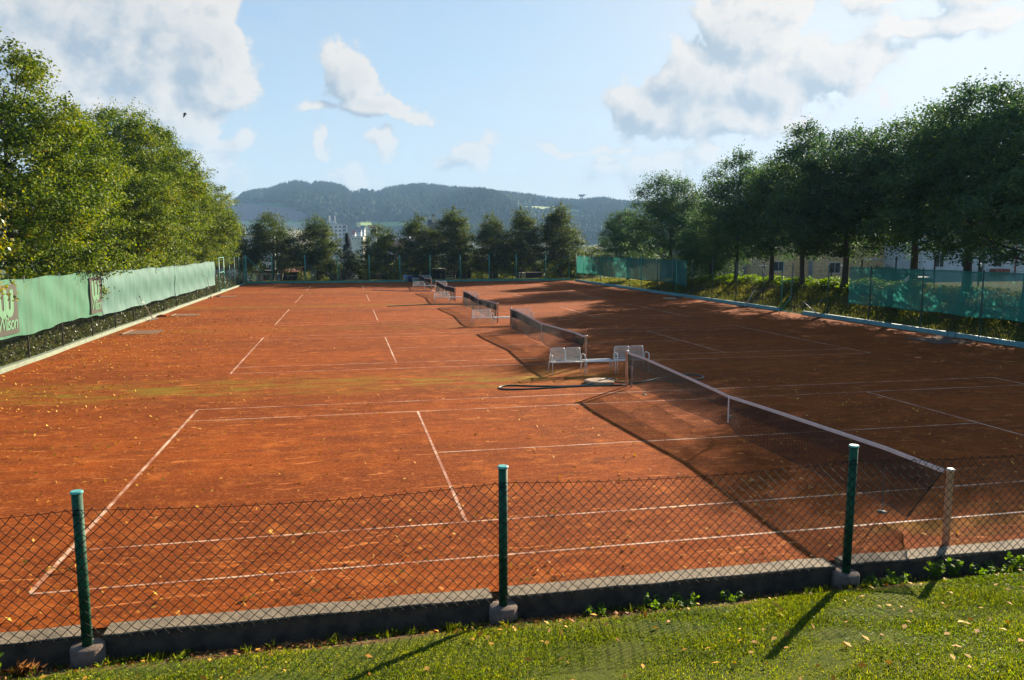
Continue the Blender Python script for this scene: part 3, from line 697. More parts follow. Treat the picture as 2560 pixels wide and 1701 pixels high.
MB().lathe([(.46, -.02), (.465, .06), (.45, .085), (.30, .09), (0, .095)], n=32).build('lid', simple('clay_dusted_concrete', (.42, .24, .13), .9, scale=8, bump=.5), mh, True)
MB().tube([(.25, -.05, .098), (.27, -.05, .125), (.36, -.05, .125), (.38, -.05, .098)], .008, 6).build('handle', M_steel, mh)
def drag_mat(label, x, y, w, l, rz=0., bar=True):
    t = thing('drag_mat', label, 'drag mat', (x, y, 0), rz, 'drag mats lying along the left kerb')
    A = []; B = []
    for k in np.arange(0, w + .001, .06): A.append((k, 0, .012)); B.append((k + .03, l, .012))
    for k in np.arange(0, l + .001, .05): A.append((0, k, .014)); B.append((w, k, .014))
    V, Fc = prisms(A, B, .012); npmesh('mat_net', V, Fc, M_mat, t)
    if bar: MB().box((-.05, l / 2, .03), (.08, l, .05), 0, .008).build('pull_bar', M_wood, t)
drag_mat('brown woven drag mat with a wooden bar nearest the camera by the left kerb', -18.55, 30.1, 1.45, 1.95)
drag_mat('brown woven drag mat with a wooden bar halfway along the left kerb', -18.45, 40.4, 1.4, 1.4)
drag_mat('grey drag mat without a bar near the left gate', -18.6, 59.3, 1.35, 1.1, 0, False)
tag(blob((-19.0, 40.6, .04), (.28, .42, .06), 21).build('clay_heap', M_clay, None, True), 'low heap of red clay at the left kerb beside a drag mat', 'clay heap')
tag(MB().box((-18.75, 60.3, .05), (.3, .5, .1), .2, .01).build('wood_block', M_wood), 'short pale wooden block on the clay near the left gate', 'block')
def squeegee(label, foot, top, wid, rz, hm=None):
    t = thing('clay_scraper', label, 'scraper', foot, 0, None)
    d = np.array(top) - np.array(foot)
    MB().tube([(0, 0, .06), tuple(d)], .019, 8).build('handle', hm or M_steel, t, True)
    ca, sa = math.cos(rz), math.sin(rz)
    MB().box((0, 0, .045), (wid, .06, .06), rz, .01).build('blade', M_black, t)
    MB().tube([(-.2 * ca, -.2 * sa, .06), tuple(d * .22)], .010, 6).build('stay', M_steel, t); MB().tube([(.2 * ca, .2 * sa, .06), tuple(d * .22)], .010, 6).build('stay', M_steel, t)
    MB().tube([tuple(d * .93), tuple(d)], .023, 8).build('grip', M_black, t, True)
squeegee('steel-handled clay scraper leaning on the left windscreen', (-18.95, 38.0, 0), (-19.22, 36.3, 1.50), 1.3, R(80))
squeegee('clay scraper with a white handle leaning on the right fence beside the gate', (18.75, 39.6, 0), (19.25, 39.1, 1.30), 1.5, R(-72), M_white)
squeegee('small scraper with a white handle leaning in the far right corner', (19.1, 79.3, 0), (19.2, 76.6, 1.38), .8, R(80), M_white)
t = thing('broom', 'broom leaning head down on the left windscreen near the gate', 'broom', (-19.05, 58.6, 0))
MB().tube([(0, 0, .1), (-.12, -1.0, 1.78)], .016, 8).build('handle', M_wood, t, True); MB().box((0, 0, .06), (.12, .6, .12), 0, .02).build('brush_head', M_wood, t)
t = thing('clay_rake', 'wooden rake standing on its tines at the right kerb, right of the gate', 'rake', (18.1, 30.5, 0))
MB().box((-.1, 0, .04), (.9, .05, .05), R(5), .01).build('rake_head', M_wood, t)
MB().tube([(0, 0, .05), (.35, .1, .55), (.8, .3, 1.26)], .016, 7).build('handle', M_wood, t, True)
MB().tube([(-.35, 0, .05), (.12, .06, .38)], .011, 6).build('stay', M_wood, t); MB().tube([(.2, 0, .05), (.12, .06, .38)], .011, 6).build('stay', M_wood, t)
t = thing('line_broom', 'white-handled broom propped across the wooden rake at the right kerb', 'broom', (18.62, 30.75, .22))
MB().tube([(0, 0, 0), (-.12, 1.35, .66)], .015, 7).build('handle', M_white, t, True); MB().box((0, -.05, -.02), (.07, .34, .06), R(10), .01).build('brush_head', M_wood, t)
t = thing('drag_brush', 'black drag brush lying along the right kerb beside a tan board', 'drag brush', (18.45, 49.6, 0))
MB().box((0, 0, .05), (.16, 1.6, .07), R(-40), .02).build('brush_head', M_black, t); MB().tube([(0, 0, .08), (.45, .3, .2)], .014, 6).build('handle', M_black, t)
tag(MB().box((17.45, 49.4, .012), (1.0, 1.5, .02), R(-15), .004).build('tan_board', simple('tan_board', (.40, .27, .15), .9)), 'flat tan board lying on the clay near the right fence', 'board')
t = thing('drag_mat', 'grey drag net with a long pole lying on the clay at the near right kerb', 'drag mat', (16.5, 18.8, 0))
A = []; B = []
for k in np.arange(0, 1.9, .07): A.append((k, 0, .012)); B.append((k + .1, 2.2, .012))
for k in np.arange(0, 2.2, .06): A.append((0, k, .014)); B.append((1.95, k, .014))
V, Fc = prisms(A, B, .018); npmesh('mat_net', V, Fc, M_mat, t); MB().tube([(2.05, 2.6, .03), (2.5, .9, .03)], .02, 7).build('pull_bar', M_wood, t, True)
for k, y in enumerate((20.75, 21.2)):
    tag(MB().tube([(19.04, y, .0), (19.06, y - .03, .12), (19.1, y, .235), (19.14, y + .12, .24)], .014, 5).build('strap', M_black), ('black strap hanging over the right kerb, %s of a pair' % ('nearer', 'farther')[k]), 'strap', 'straps over the kerb')

# ------------------------------------------------------------------ vegetation
def envelope(t, kind):
    if kind == 'round': return (np.sin(np.clip(t, 0, 1) * PI * .93 + .12) ** .62)
    if kind == 'cone': return np.clip((1 - t) ** .72 * (1 - (1 - np.clip(t / .22, 0, 1)) ** 2 * .75), 0, 1)
    return np.clip((1.04 - t) ** .62 * (.42 + .58 * np.clip(t / .18, 0, 1) ** .7), 0, 1)
def make_tree(name, seed, H, Rr, base, nclu, nper, lsize, lm, kind='egg', trunk_r=.16, spikes=10, blobs=16, fill=.5, low=0., cg=.40, bs=.20):
    rg = np.random.default_rng(seed); t = bpy.data.objects.new(name, None); COL.objects.link(t)
    ph = rg.uniform(0, 2 * PI, (6,)); am = rg.uniform(.08, .20, (6,))
    def lob(th, tt):
        return 1 + am[0] * np.sin(2 * th + ph[0] + 3 * tt) + am[1] * np.sin(3 * th + ph[1] - 4 * tt) + am[2] * np.sin(5 * th + ph[2] + 6 * tt) + am[3] * np.sin(9 * tt + ph[3] + th) * .8
    n = nclu
    nb = blobs; bt = np.concatenate([[.93, .80], np.linspace(.04, .74, nb - 2)]); bth = np.arange(nb) * 2.4 + rg.uniform(-.5, .5, nb)
    env = envelope(bt, kind); bR = Rr * (bs + .26 * env) * rg.uniform(.8, 1.2, nb); bR[0] *= .8
    bq = np.maximum(Rr * env * lob(bth, bt) - bR * .85, 0) * rg.uniform(.72, 1.08, nb); bq[0] *= .3
    bc = np.stack([np.cos(bth) * bq, np.sin(bth) * bq, base + bt * (H - base)], 1); bc[:, 2] = np.clip(bc[:, 2], base + bR * .55, H - bR * .75)
    pb = bR ** 2 / (bR ** 2).sum(); ib = rg.choice(nb, n, p=pb)
    d = rg.normal(0, 1, (n, 3)) + np.array([0, 0, .25]) + .55 * np.stack([np.cos(bth[ib]), np.sin(bth[ib]), 0 * ib], 1); d /= np.linalg.norm(d, axis=1)[:, None]
    q = 1.04 - fill * .8 * rg.uniform(0, 1, n) ** 2.2
    c = bc[ib] + d * (bR[ib] * q)[:, None] * np.array([1.12, 1.12, .92]); tt = np.clip((c[:, 2] - base) / (H - base), 0, 1)
    c[:, 2] -= low * rg.uniform(0, 1, n) * (tt < .2) * (np.hypot(c[:, 0], c[:, 1]) > Rr * .6)
    c[:, 2] = np.maximum(c[:, 2], base - low)
    out = d * .8 + np.stack([c[:, 0] / Rr * .5, c[:, 1] / Rr * .5, .2 + .5 * tt], 1); out /= np.linalg.norm(out, axis=1)[:, None]
    C = []; Nn = []; S = []
    cs = rg.uniform(.55, 1.25, n)
    for sc_, o in ((1, 0),):
        k = rg.poisson(nper, n)
        rep = np.repeat(np.arange(n), k); m = len(rep)
        g = rg.normal(0, 1, (m, 3)) * np.array([cg, cg, cg * .48]) * cs[rep][:, None] * (Rr / 4.2) ** .5
        along = rg.uniform(-.5, 1.0, m)[:, None] * out[rep] * .42 * cs[rep][:, None] * (Rr / 4.2) ** .5
        C.append(c[rep] + g + along); Nn.append(out[rep] * .55 + np.array([0, 0, .55])); S.append(np.full(m, 1.))
    ns = spikes; st = rg.uniform(0, 2 * PI, ns); s0 = 1 - rg.uniform(0, .55, ns) ** 1.4
    s0[0] = 1.0
    for a, b in zip(st, s0):
        r0 = Rr * envelope(np.array([b]), kind)[0] * .9; p0 = np.array([math.cos(a) * r0, math.sin(a) * r0, base + b * (H - base) - .15])
        d = np.array([math.cos(a) * (1 - b) * .9, math.sin(a) * (1 - b) * .9, 1.]) + rg.normal(0, .18, 3); L = rg.uniform(.4, 1.0) * H / 9
        m = rg.integers(10, 22); C.append(p0 + np.linspace(0, 1, m)[:, None] * d * L + rg.normal(0, .05 + .03 * H / 9, (m, 3))); Nn.append(np.tile(d * .4, (m, 1))); S.append(np.full(m, .9))
    C = np.concatenate(C); Nn = np.concatenate(Nn); S = np.concatenate(S)
    V, Fc = leaves(C, lsize * S * rg.uniform(.65, 1.3, len(C)), Nn, .75, .66, rg)
    npmesh('crown', V, Fc, lm, t)
    mb = MB(); zz = np.linspace(-.4, H * .86, 9); wob = rg.normal(0, .05, (9, 2)) * np.linspace(0, 2, 9)[:, None]
    tr = [(wob[i, 0], wob[i, 1], zz[i]) for i in range(9)]
    mb.tube(tr, [trunk_r * (1.25 if i == 0 else (1 - i / 9.5)) for i in range(9)], 9)
    for k in range(16):
        i = rg.integers(0, n); e = c[i] * np.array([.86, .86, 1]); z0 = max(base * .75, min(e[2] - .8 - .35 * math.hypot(e[0], e[1]), H * .7)); b0 = np.array([0, 0, z0])
        f = np.clip((z0 + .4) / (H * .86 + .4) * 8, 0, 7.99); ii = int(f); b0[:2] = wob[ii] + (wob[ii + 1] - wob[ii]) * (f - ii)
        m1 = b0 * .5 + e * .5 + np.array([0, 0, -.25]) + rg.normal(0, .08, 3)
        rr0 = trunk_r * .42 * (1 - z0 / H * .6)
        mb.tube([tuple(b0), tuple(m1), tuple(e)], [rr0, rr0 * .6, rr0 * .2], 5)
    mb.build('trunk', M_bark, t, True)
    return t
def place(proto, first, x, y, rz, s, label, cat, group, zoff=0., sz=None):
    o = proto if first else dup(proto)
    o.location = (x, y, float(hgt(x, y)) + zoff); o.rotation_euler = (0, 0, rz); o.scale = (s, s, sz or s)
    return tag(o, label, cat, group)
def row(protos, specs, cat, group):
    used = set()
    for (k, x, y, rz, s, sz, label) in specs:
        place(protos[k], k not in used, x, y, R(rz), s, label, cat, group, 0, sz); used.add(k)
# left row of limes hanging over the windscreens
L0 = make_tree('lime_tree', 21, 13.0, 4.9, 2.3, 900, 110, .14, M_lime, 'egg', .22, 46, blobs=15, low=.9, fill=.42, cg=.27, bs=.24)
L1 = make_tree('lime_tree', 22, 13.4, 4.7, 2.2, 900, 110, .14, M_lime, 'egg', .2, 40, blobs=15, low=.9, fill=.42, cg=.27, bs=.24)
L2 = make_tree('lime_tree', 23, 12.5, 4.6, 2.3, 900, 110, .14, M_lime, 'round', .2, 40, blobs=15, low=.9, fill=.42, cg=.27, bs=.24)
row([L0, L1, L2], [
    (0, -23.3, 31.0, 15, 1.0, .97, 'tallest lime tree at the left edge of the photo, light showing through its crown'),
    (1, -22.9, 40.2, 80, .98, .82, 'yellow-green lime tree right of the tallest one, bulging over the windscreen'),
    (2, -22.9, 48.5, 160, 1.0, 1.0, 'lime tree with twiggy top behind the bulging yellow-green one'),
    (1, -23.1, 56.0, 250, 1.0, 1.0, 'lime tree at the highest point of the middle of the left row'),
    (0, -22.9, 64.0, 120, .95, .92, 'lime tree on the downward slope of the left row, above the far windscreen end'),
    (2, -22.7, 72.0, 30, .9, .86, 'lime tree last but one of the left row, above the left gate'),
    (1, -22.9, 79.5, 190, .75, .70, 'smallest lime tree ending the left row before the far corner')], 'tree', 'lime trees along the left fence')
yb_ = make_tree('lime_tree', 31, 8.4, 3.6, 2.0, 420, 60, .13, M_yellow, 'egg', .16, 14, low=.9)
place(yb_, True, -22.2, 17.2, 1.0, 1.0, 'yellowing lime tree cut off by the left edge, overhanging the sponsor panel', 'tree', 'lime trees along the left fence')
# right row of big maples, seen against the light
Q0 = make_tree('maple_tree', 41, 10.6, 5.6, 2.9, 600, 84, .16, M_maple, 'egg', .26, 70, blobs=17, fill=.5, low=.5, cg=.34, bs=.22)
Q1 = make_tree('maple_tree', 42, 10.4, 5.4, 2.9, 600, 84, .16, M_maple, 'egg', .24, 70, blobs=17, fill=.5, low=.5, cg=.34, bs=.22)
Q2 = make_tree('maple_tree', 43, 9.8, 4.8, 2.6, 520, 70, .15, M_maple, 'cone', .18, 80, blobs=16, fill=.55, low=.3, cg=.33)
row([Q0, Q1, Q2], [
    (0, 23.3, 21.2, 10, .96, .85, 'large dark maple at the right edge with a thick trunk behind the windscreen'),
    (1, 24.6, 26.4, 60, 1.0, .99, 'tallest dark maple of the right row, its leaning trunk above the teal windscreen'),
    (0, 25.4, 31.5, 200, .98, .93, 'dark maple with a straight trunk beside the chipboard house corner'),
    (1, 23.6, 35.6, 150, .92, .93, 'dark maple with a forked trunk in front of the white window of the chipboard house'),
    (2, 23.4, 40.2, 240, 1.12, 1.10, 'maple with a bare twiggy top standing behind the right gate'),
    (0, 23.6, 44.6, 300, .80, .82, 'rounded maple left of the one behind the right gate'),
    (2, 23.4, 49.8, 20, 1.0, 1.04, 'slender maple with a narrow pointed top in a gap of the right row'),
    (1, 24.4, 56.5, 100, .62, .62, 'small light-crowned maple in the dip of the right row'),
    (0, 25.6, 68.5, 45, 1.05, 1.06, 'broad bushy maple beyond the far windscreen, rising alone against the sky'),
    (1, 24.2, 77.5, 340, .78, .76, 'lower maple beside the far right corner of the courts'),
    (2, 27.5, 62.0, 90, .95, .86, 'thin maple just right of the broad bushy one')], 'tree', 'maple trees along the right fence')
# far row of young trees behind the far fence
E0 = make_tree('garden_tree', 51, 8.6, 3.0, 1.5, 430, 66, .16, M_garden, 'egg', .11, 16, fill=.7)
E1 = make_tree('garden_tree', 52, 9.0, 3.2, 1.5, 430, 66, .16, M_garden, 'cone', .11, 16, fill=.72)
E2 = make_tree('garden_tree', 53, 8.0, 3.3, 1.4, 450, 66, .16, M_garden, 'egg', .12, 14, fill=.7)
row([E0, E1, E2], [
    (2, -22.3, 89.0, 0, .95, 1.0, 'dark garden tree squeezed between the left row and the pale house'),
    (2, -16.7, 89.2, 80, 1.08, 1.02, 'wide garden tree above the red-roofed shelter, leftmost of the far row with a free crown'),
    (0, -11.5, 89.0, 130, 1.12, .90, 'dense garden tree with sunlit right side, in front of the apartment block'),
    (2, -4.0, 89.0, 200, .88, .84, 'shortest garden tree, between the spruce and the chimney house'),
    (0, .9, 89.0, 20, 1.0, .93, 'leaning garden tree just left of the house chimney'),
    (1, 5.3, 89.0, 60, 1.18, 1.0, 'garden tree directly right of the house chimney'),
    (0, 9.8, 88.2, 250, .92, .95, 'thin-leaved garden tree with visible forking branches in the middle of the far fence'),
    (1, 13.9, 88.8, 110, 1.05, 1.0, 'narrow pointed garden tree right of the thin-leaved one'),
    (1, 18.9, 88.0, 310, 1.22, 1.06, 'tallest garden tree, alone beside the far right corner post')], 'tree', 'garden trees behind the far fence')
def spruce(seed, H, Rr):
    rg = np.random.default_rng(seed); t = bpy.data.objects.new('spruce_tree', None); COL.objects.link(t)
    C = []; Nn = []
    for z in np.linspace(.3, H * .97, 26):
        r = Rr * (1 - z / H) + .08
        for a in rg.uniform(0, 2 * PI, 11):
            m = 26; s = rg.uniform(.1, 1, m); L = r * rg.uniform(.8, 1.15)
            C.append(np.stack([np.cos(a) * L * s, np.sin(a) * L * s, z - .32 * L * s ** 2 + rg.normal(0, .05, m)], 1) + rg.normal(0, .06, (m, 3))); Nn.append(np.tile((math.cos(a) * .3, math.sin(a) * .3, .7), (m, 1)))
    V, Fc = leaves(np.concatenate(C), .17, np.concatenate(Nn), .5, .4, rg); npmesh('crown', V, Fc, M_spruce, t)
    MB().tube([(0, 0, -.3), (0, 0, H * .95)], [.12, .02], 8).build('trunk', M_bark, t, True); return t
place(spruce(61, 6.1, 1.9), True, -7.9, 89.5, 0, 1, 'blue-green spruce between the garden trees of the far row', 'tree', None)
def bush(seed, r, h, n, ls, mat, name='bush'):
    rg = np.random.default_rng(seed); th = rg.uniform(0, 2 * PI, n); ct = rg.uniform(0, 1, n); rho = rg.uniform(.45, 1, n)
    lob = 1 + .18 * np.sin(3 * th + seed) + .14 * np.sin(5 * th + 4 * ct)
    C = np.stack([np.cos(th) * r * np.sqrt(1 - ct ** 2 * .9) * rho * lob, np.sin(th) * r * np.sqrt(1 - ct ** 2 * .9) * rho * lob, ct * h * (.75 + .25 * lob)], 1) + rg.normal(0, .06 * r, (n, 3))
    t = bpy.data.objects.new(name, None); COL.objects.link(t)
    V, Fc = leaves(C, ls * rg.uniform(.6, 1.3, n), C / (np.linalg.norm(C, axis=1)[:, None] + .1) * .6 + np.array([0, 0, .4]), .7, .65, rg); npmesh('foliage', V, Fc, mat, t)
    mb = MB()
    for k in range(5):
        a = k * 1.25 + seed; mb.tube([(0, 0, -.2), (math.cos(a) * r * .25, math.sin(a) * r * .25, h * .4), (math.cos(a) * r * .5, math.sin(a) * r * .5, h * .75)], [.03, .02, .008], 5)
    mb.build('stem', M_bark, t); return t
b1 = bush(3, 1.3, 2.1, 2600, .14, M_bush); b2 = bush(4, 1.6, 2.6, 3000, .15, M_garden)
used = set()
for k, x, y, s, sz, lab in [(0, -1.9, 87.6, 1.0, 1.0, 'bright yellow-green bush behind the far fence left of the farthest bench'),
        (0, -13.3, 90.5, .8, .9, 'bright bush beside the red-roofed shelter, right of it'),
        (0, -11.3, 89.6, .9, .55, 'low sunlit bush beside the white pillar behind the far fence'),
        (0, 8.5, 88.6, 1.0, .9, 'bright bush behind the far fence under the thin-leaved tree'),
        (0, 11.9, 89.0, .9, 1.0, 'bright bush between the thin-leaved and the pointed garden trees'),
        (0, 17.5, 87.6, .9, .5, 'low light bush at the far right corner under the tallest garden tree'),
        (1, -20.5, 96, 1.3, 1.2, 'dark bush behind the pale shed at the far left corner'),
        (1, -8.5, 94, 1.4, 1.3, 'dark bush behind the spruce'),
        (1, -5.0, 94, 1.5, 1.3, 'dark bush behind the shortest garden tree'),
        (1, -.5, 95, 1.6, 1.5, 'dark bush behind the farthest bench'),
        (1, 2.6, 95, 1.5, 1.5, 'dark bush left of the shed with the blue window'),
        (1, 8.0, 95.5, 1.5, 1.4, 'dark bush right of the shed with the blue window'),
        (1, 11.8, 96, 1.5, 1.4, 'dark bush in the background left of the brown bins'),
        (1, 20.5, 95, 1.6, 1.3, 'dark bush behind the far right corner post'),
        (1, 24.5, 92, 1.7, 1.5, 'dark bush right of the far right corner'),
        (0, 45.0, 56.0, 1.5, 1.1, 'pale green bush in front of the white apartment house'),
        (1, 42.5, 56.5, 1.3, 1.0, 'dark rounded bush left of the pale one before the white apartment house')]:
    o = (b1, b2)[k] if k not in used else dup((b1, b2)[k]); used.add(k)
    o.location = (x, y, float(hgt(x, y))); o.rotation_euler = (0, 0, x * 2.3); o.scale = (s, s, sz); tag(o, lab, 'bush', 'bushes behind the fences')

hg = thing('garden_hedge', 'long dark hedge filling the background behind the far tree row', 'hedge', (0, 97, 0))
n = 26000; hx = RNG.uniform(-12, 27, n); hz2 = RNG.uniform(0, 1, n) ** .8 * (3.6 + .7 * np.sin(hx * .9) + .5 * np.sin(hx * 2.3)); hy = RNG.normal(0, .55, n)
V, Fc = leaves(np.stack([hx, hy, hz2 - 1.3], 1), RNG.uniform(.14, .26, n), None, .8, .65); npmesh('foliage', V, Fc, M_garden, hg)
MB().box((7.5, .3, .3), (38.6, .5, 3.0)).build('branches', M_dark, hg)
# lawn in front, verges, bank grass, fallen leaves
def blades(P, h, w, lean=.5, rng=RNG):
    n = len(P); a = rng.uniform(0, 2 * PI, n); d = np.stack([np.cos(a), np.sin(a), np.zeros(n)], 1); b = np.stack([-np.sin(a), np.cos(a), np.zeros(n)], 1)
    h = h[:, None]; w = w[:, None]; L = rng.uniform(.1, 1, n)[:, None] * lean
    tip = P + d * h * L + np.array([0, 0, 1.]) * h * np.sqrt(np.clip(1 - L * L * .8, .05, 1)); mid = P + d * h * L * .35 + np.array([0, 0, 1.]) * h * .55
    V = np.stack([P - b * w * .5, P + b * w * .5, mid + b * w * .4, tip, mid - b * w * .4], 1).reshape(-1, 3)
    return V, np.arange(5 * n).reshape(n, 5)
n = 430000
gx = RNG.uniform(-13.5, 4.5, n); gy = -1.5 - 4.9 * RNG.uniform(0, 1, n) ** 1.15
nz = np.sin(gx * 2.1 + gy) * .5 + np.sin(gx * .9 - gy * 2.3) * .5
keep = (gy < -1.62 - .27 * (gx < -3.4) - .06 * (gx < -7) + .12 * np.sin(gx * 1.7) + .10 * np.sin(gx * 4.1) + RNG.normal(0, .10, n) ) & (RNG.uniform(-1.6, 1, n) < nz + .95)
gx, gy = gx[keep], gy[keep]; n = len(gx)
V, Fc = blades(np.stack([gx, gy, hgt(gx, gy) - .005], 1), RNG.uniform(.012, .038, n) * (1 + .35 * np.sin(gx * 3) * np.sin(gy * 4)), RNG.uniform(.003, .008, n), .95)
tx = RNG.uniform(-13, 4, 900); ty = -1.50 - np.abs(RNG.normal(0, .14, 900)); k = RNG.uniform(0, 1, 900) < .10 + .22 * (np.sin(tx * 2.3) > .3); tx, ty = tx[k], ty[k]; m = 14
gx = np.repeat(tx, m) + RNG.normal(0, .03, len(tx) * m); gy = np.repeat(ty, m) + RNG.normal(0, .025, len(tx) * m)
V2, F2 = blades(np.stack([gx, gy, hgt(gx, gy) - .005], 1), RNG.uniform(.04, .13, len(gx)), RNG.uniform(.003, .007, len(gx)), .9)
V, Fc = np.concatenate([V, V2]), np.concatenate([Fc, F2 + len(V)])
stuff(npmesh('lawn_grass', V, Fc, M_blade), 'short mown grass of the lawn in front of the chain-link fence', 'grass')
n = 42000; gx = RNG.uniform(-13.5, 4.5, n); gy = -1.75 - 4.5 * RNG.uniform(0, 1, n) ** 1.15
k = (np.sin(gx * 1.3 + 2 * gy) + np.sin(gx * 3.1 - gy) + RNG.normal(0, .8, n)) > .1; gx, gy = gx[k], gy[k]
V, Fc = leaves(np.stack([gx, gy, hgt(gx, gy) + RNG.uniform(.012, .035, len(gx))], 1), RNG.uniform(.012, .026, len(gx)), None, .55, .8)
stuff(npmesh('clover', V, Fc, M_weed), 'small clover leaves growing through the lawn', 'clover')
n = 95000; gy = RNG.uniform(10, 84, n); gx = 19.6 + 5.2 * RNG.uniform(0, 1, n) ** .8
k = (np.sin(gx * 2 + gy * 1.1) + np.sin(gy * .7) + RNG.normal(0, .7, n)) > -.75; gx, gy = gx[k], gy[k]; n = len(gx)
V, Fc = blades(np.stack([gx, gy, hgt(gx, gy) - .02], 1), RNG.uniform(.06, .24, n), RNG.uniform(.007, .015, n), .95)
stuff(npmesh('bank_grass', V, Fc, M_tall), 'long sunlit grass on the bank behind the right fence', 'grass')
n = 9000; gy = RNG.uniform(29, 58, n); gx = 23.9 + RNG.normal(0, .45, n)
V, Fc = leaves(np.stack([gx, gy, hgt(gx, gy) + RNG.uniform(.05, .42, n) * (.7 + .3 * np.sin(gy * 1.7))], 1), RNG.uniform(.08, .18, n), None, .6, .75)
stuff(npmesh('ground_cover', V, Fc, M_weed), 'bright leafy ground cover along the top of the right bank', 'ground cover')
n = 52000; gy = RNG.uniform(3, 84, n); gx = -19.62 - 2.2 * RNG.uniform(0, 1, n) ** 1.3
V, Fc = leaves(np.stack([gx, gy, hgt(gx, gy) + RNG.uniform(0, 1, n) ** 1.4 * np.minimum(.35 + (-19.5 - gx) * .75, 1.25)], 1), RNG.uniform(.06, .15, n), None, .8, .6)
stuff(npmesh('undergrowth', V, Fc, M_under), 'dark leafy undergrowth below the windscreens on the left', 'undergrowth')
n = 16000; gy = 85.2 + 2.6 * RNG.uniform(0, 1, n); gx = RNG.uniform(-19, 20, n)
V, Fc = blades(np.stack([gx, gy, hgt(gx, gy)], 1), RNG.uniform(.1, .35, n), RNG.uniform(.015, .035, n), .7)
stuff(npmesh('verge_grass', V, Fc, M_tall), 'rough grass strip behind the far kerb', 'grass')
# fallen leaves
def flat_leaves(P, s): return leaves(P, s, np.tile((0, 0, 1.), (len(P), 1)), .35, .55)
n1 = 3400; a = np.stack([-19.0 + np.abs(RNG.normal(0, 3.9, n1)), 3 + 40 * RNG.beta(1.6, 1.5, n1), np.full(n1, .012)], 1)
n2 = 1000; b = np.stack([RNG.uniform(-16, 6, n2), -1.0 + 13 * RNG.uniform(0, 1, n2) ** 1.6, np.full(n2, .014)], 1)
n3 = 260; c = np.stack([RNG.uniform(-16, 14, n3), RNG.uniform(12, 60, n3), np.full(n3, .012)], 1)
cl = []
for q in range(16):
    cx, cy = RNG.uniform(-12, -4), RNG.uniform(-.9, 1.5); m = RNG.integers(3, 9); cl.append(np.stack([RNG.normal(cx, .12, m), RNG.normal(cy, .07, m), np.full(m, .02)], 1))
P = np.concatenate([a, b, c] + cl); P = P[(P[:, 0] > -19.1) & (P[:, 0] < 19)]
V, Fc = leaves(P + np.array([0, 0, .012]), RNG.uniform(.035, .095, len(P)), np.tile((0, 0, 1.), (len(P), 1)), .55, .6)
stuff(npmesh('fallen_leaves', V, Fc, M_dead), 'yellow fallen leaves scattered over the clay', 'leaves')
n = 460; gx = RNG.uniform(-12.5, 3, n); gy = -1.7 - 4.2 * RNG.uniform(0, 1, n)
V, Fc = flat_leaves(np.stack([gx, gy, hgt(gx, gy) + .035], 1), RNG.uniform(.045, .10, n))
stuff(npmesh('lawn_leaves', V, Fc, M_dead), 'orange and yellow fallen leaves lying on the lawn', 'leaves')
n = 5200; gx = RNG.uniform(-13, -1.5, n); gy = -1.42 - np.abs(RNG.normal(0, .22, n)); k = RNG.uniform(0, 1, n) < np.where(gx < -4.5, 1, .3) * (.6 + .4 * np.sin(gx * 1.9)); gx, gy = gx[k], gy[k]
V, Fc = leaves(np.stack([gx, gy, hgt(gx, gy) + RNG.uniform(0, .03, len(gx))], 1), RNG.uniform(.02, .085, len(gx)), None, .6, .5)
stuff(npmesh('leaf_litter', V, Fc, M_litter), 'brown leaf litter at the foot of the concrete kerb', 'leaf litter')
# weeds along the kerb
def weed(seed, h, r, nst, ls):
    rg = np.random.default_rng(seed); mb = MB(); C = []
    for k in range(nst):
        a = rg.uniform(0, 2 * PI); e = np.array([math.cos(a) * r, math.sin(a) * r, h * rg.uniform(.6, 1)]); mb.tube([(0, 0, -.02), tuple(e * np.array([.35, .35, .6])), tuple(e)], [.004, .003, .0015], 4)
        for s in np.linspace(.35, 1, 7): C.append(e * np.array([s * .9, s * .9, s]) + rg.normal(0, .018, 3)); C.append(e * np.array([s, s, s]) + rg.normal(0, .025, 3))
    t = bpy.data.objects.new('weed', None); COL.objects.link(t); mb.build('stem', M_weed, t)
    V, Fc = leaves(np.array(C), ls * rg.uniform(.7, 1.3, len(C)), None, .6, .7, rg); npmesh('foliage', V, Fc, M_weed, t); return t
WD = [weed(1, .26, .10, 8, .055), weed(2, .13, .14, 9, .045), weed(3, .30, .08, 4, .075)]; used = set()
for k, x, y, lab in [(0, -.70, -1.56, 'bushy bright weed against the kerb, between the right post and the pale-flowered weed'), (2, -.38, -1.50, 'tall weed with a pale top against the kerb at the right'),
        (1, -1.62, -1.60, 'low leafy weed just right of the footing of the right post'), (1, -1.32, -1.62, 'low leafy weed right of the one beside the right footing'), (1, -.05, -1.62, 'spreading weed against the kerb near the right edge'),
        (0, .45, -1.62, 'bushy weed against the kerb at the right edge of the photo'), (1, .22, -1.6, 'low weed left of the bushy one at the right edge'), (1, -4.55, -1.62, 'low dark weed against the kerb right of the middle post'),
        (1, -4.2, -1.64, 'low weed right of the dark one past the middle post'), (1, -5.3, -1.60, 'small dark weed in the kerb shadow close to the middle post'), (1, -3.6, -1.62, 'small weed halfway between the middle and right posts'), (0, -11.6, -1.72, 'weed tuft at the left edge below the kerb')]:
    o = WD[k] if k not in used else dup(WD[k]); used.add(k); o.location = (x, y, float(hgt(x, y))); o.rotation_euler = (0, 0, x * 7); s = .85 + .3 * ((x * 7.7) % 1); o.scale = (s, s, s); tag(o, lab, 'weed', 'weeds along the concrete kerb')
rg = np.random.default_rng(5); n = 160; a = rg.uniform(0, 2 * PI, n)
V, Fc = blades(np.stack([rg.normal(0, .05, n), rg.normal(0, .04, n), np.zeros(n)], 1), rg.uniform(.05, .17, n), rg.uniform(.003, .006, n), .9)
